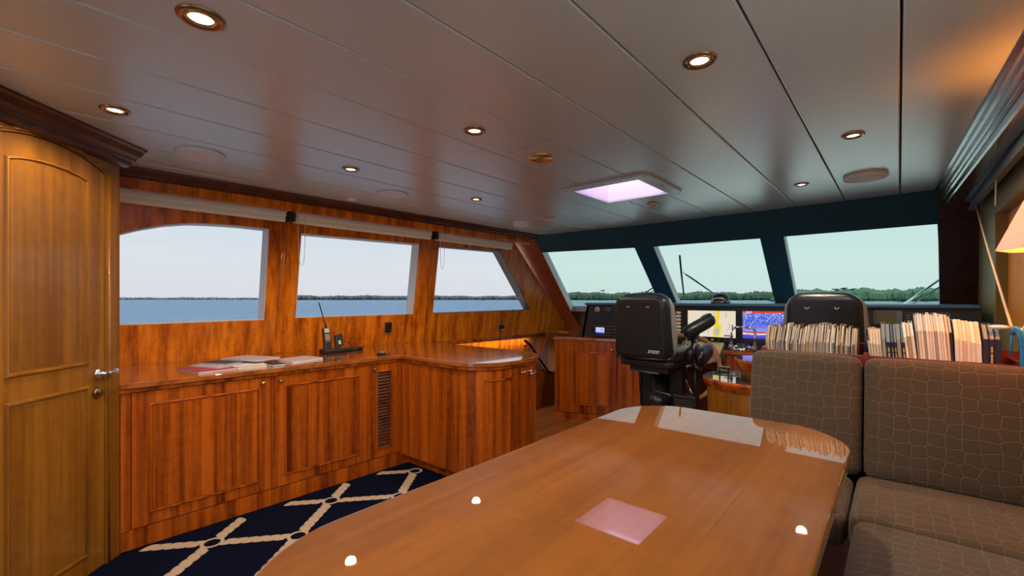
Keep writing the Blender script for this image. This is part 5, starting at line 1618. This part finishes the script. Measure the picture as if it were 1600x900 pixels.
def shore(name, b0, b1, dist, hgt, mat, n, sand=True, seed=1, lump=1.0):
    """Low coast: a sand bank and a dense belt of shrubs, between two compass bearings (degrees from ahead, to port positive)."""
    rnd = random.Random(seed)
    land = struct('shore_land')
    pts_in = []; pts_out = []
    nn = 40
    for i in range(nn + 1):
        a = R(b0 + (b1 - b0) * i / nn)
        e_ = min(1, min(i, nn - i) / 4 + 0.05)
        d0 = dist * (1 + 0.015 * rnd.uniform(-1, 1)); d1 = dist * (1 + 0.35 * e_)
        pts_in.append((-math.sin(a) * d0, math.cos(a) * d0)); pts_out.append((-math.sin(a) * d1, math.cos(a) * d1))
    mb = MB(); n2 = nn + 1
    vs = [(p[0], p[1], SEA - 0.5) for p in pts_in] + [(p[0] * 1.01, p[1] * 1.01, SEA + 1.3) for p in pts_in] + [(p[0], p[1], SEA + 1.6) for p in pts_out]
    fs = []
    for i in range(nn):
        fs += [(i, i + 1, n2 + i + 1, n2 + i), (n2 + i, n2 + i + 1, 2 * n2 + i + 1, 2 * n2 + i)]
    mb.add(vs, fs).build('sand_bank', M_SAND, land)
    base_ico = bmesh.new(); bmesh.ops.create_icosphere(base_ico, subdivisions=1, radius=1.0)
    iv = [v.co.copy() for v in base_ico.verts]; base_ico.verts.index_update()
    ifs = [tuple(v.index for v in f.verts) for f in base_ico.faces]; base_ico.free()
    mb = MB()
    for i in range(n):
        f = rnd.random()
        a = R(b0 + (b1 - b0) * f)
        d = dist * (1.02 + 0.10 * rnd.random())
        env = min(1, min(f, 1 - f) * 14 + 0.25) * (0.88 + 0.12 * math.sin(f * 17 + seed) * math.sin(f * 41 + 2 * seed))
        h = hgt * env * rnd.uniform(0.8, 1.0)
        r = hgt * rnd.uniform(0.35, 0.75) * lump
        cx, cy = -math.sin(a) * d, math.cos(a) * d
        mb.add([(cx + v.x * r * rnd.uniform(0.8, 1.2), cy + v.y * r * rnd.uniform(0.8, 1.2), SEA + h * 0.5 + v.z * h * 0.5 * rnd.uniform(0.85, 1.15)) for v in iv], ifs, 0, False)
    o = mb.build('tree_line', mat, None, recalc=False, kind='stuff')
    return o


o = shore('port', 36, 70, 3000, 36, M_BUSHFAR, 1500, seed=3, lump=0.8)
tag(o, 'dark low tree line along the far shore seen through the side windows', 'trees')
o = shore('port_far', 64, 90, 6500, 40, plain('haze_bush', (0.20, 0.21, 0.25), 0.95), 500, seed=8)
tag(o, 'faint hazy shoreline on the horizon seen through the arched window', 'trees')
o = shore('bow_port', 9, 36, 1900, 40, M_BUSH, 1800, seed=5, lump=0.6)
tag(o, 'dark green shrub belt on the shore ahead, behind the helm chair', 'trees')
o = shore('bow', -8, 10.5, 1000, 27, M_GREENBUSH, 1600, seed=11, lump=0.6)
tag(o, 'brighter green shrub belt on the nearer shore seen through the right pane', 'trees')


def palm(bear, dist, h, lab, name='palm_tree'):
    a = R(bear); cx, cy = -math.sin(a) * dist, math.cos(a) * dist
    t = thing(name, lab, 'tree', (cx, cy, SEA + 1.0))
    MB().tube([(cx, cy, SEA + 1.0), (cx + 0.4, cy, SEA + h * 0.5), (cx, cy, SEA + h)], [0.5, 0.4, 0.3], 8).build('trunk', M_BUSH, t)
    cr_ = MB(); rnd = random.Random(int(bear * 10))
    for k in range(22):
        b_ = 2 * math.pi * k / 16 + rnd.uniform(-.1, .1); ln = h * 0.30 * rnd.uniform(0.7, 1.1); el = rnd.uniform(0.2, 1.5)
        pth = [(cx + math.cos(b_) * ln * s_ * math.cos(el * (1 - s_)), cy + math.sin(b_) * ln * s_, SEA + h + ln * (math.sin(el) * s_ - 0.65 * s_ * s_)) for s_ in (0, 0.35, 0.7, 1.0)]
        cr_.tube(pth, [0.5, 0.8, 0.6, 0.1], 5)
    cr_.build('crown', M_GREENBUSH if name == 'palm_tree' else M_BUSH, t)


for (bb, hh, lb) in ((5.0, 21.5, 'leftmost palm of the clump on the shore beyond the right pane'), (4.3, 23, 'middle palm of the clump on the shore beyond the right pane'), (3.6, 21.5, 'rightmost palm of the clump on the shore beyond the right pane')):
    palm(bb, 1000, hh, lb)
palm(29.4, 1890, 40, 'single taller tree above the shrub belt left of the helm chair', 'shore_tree')
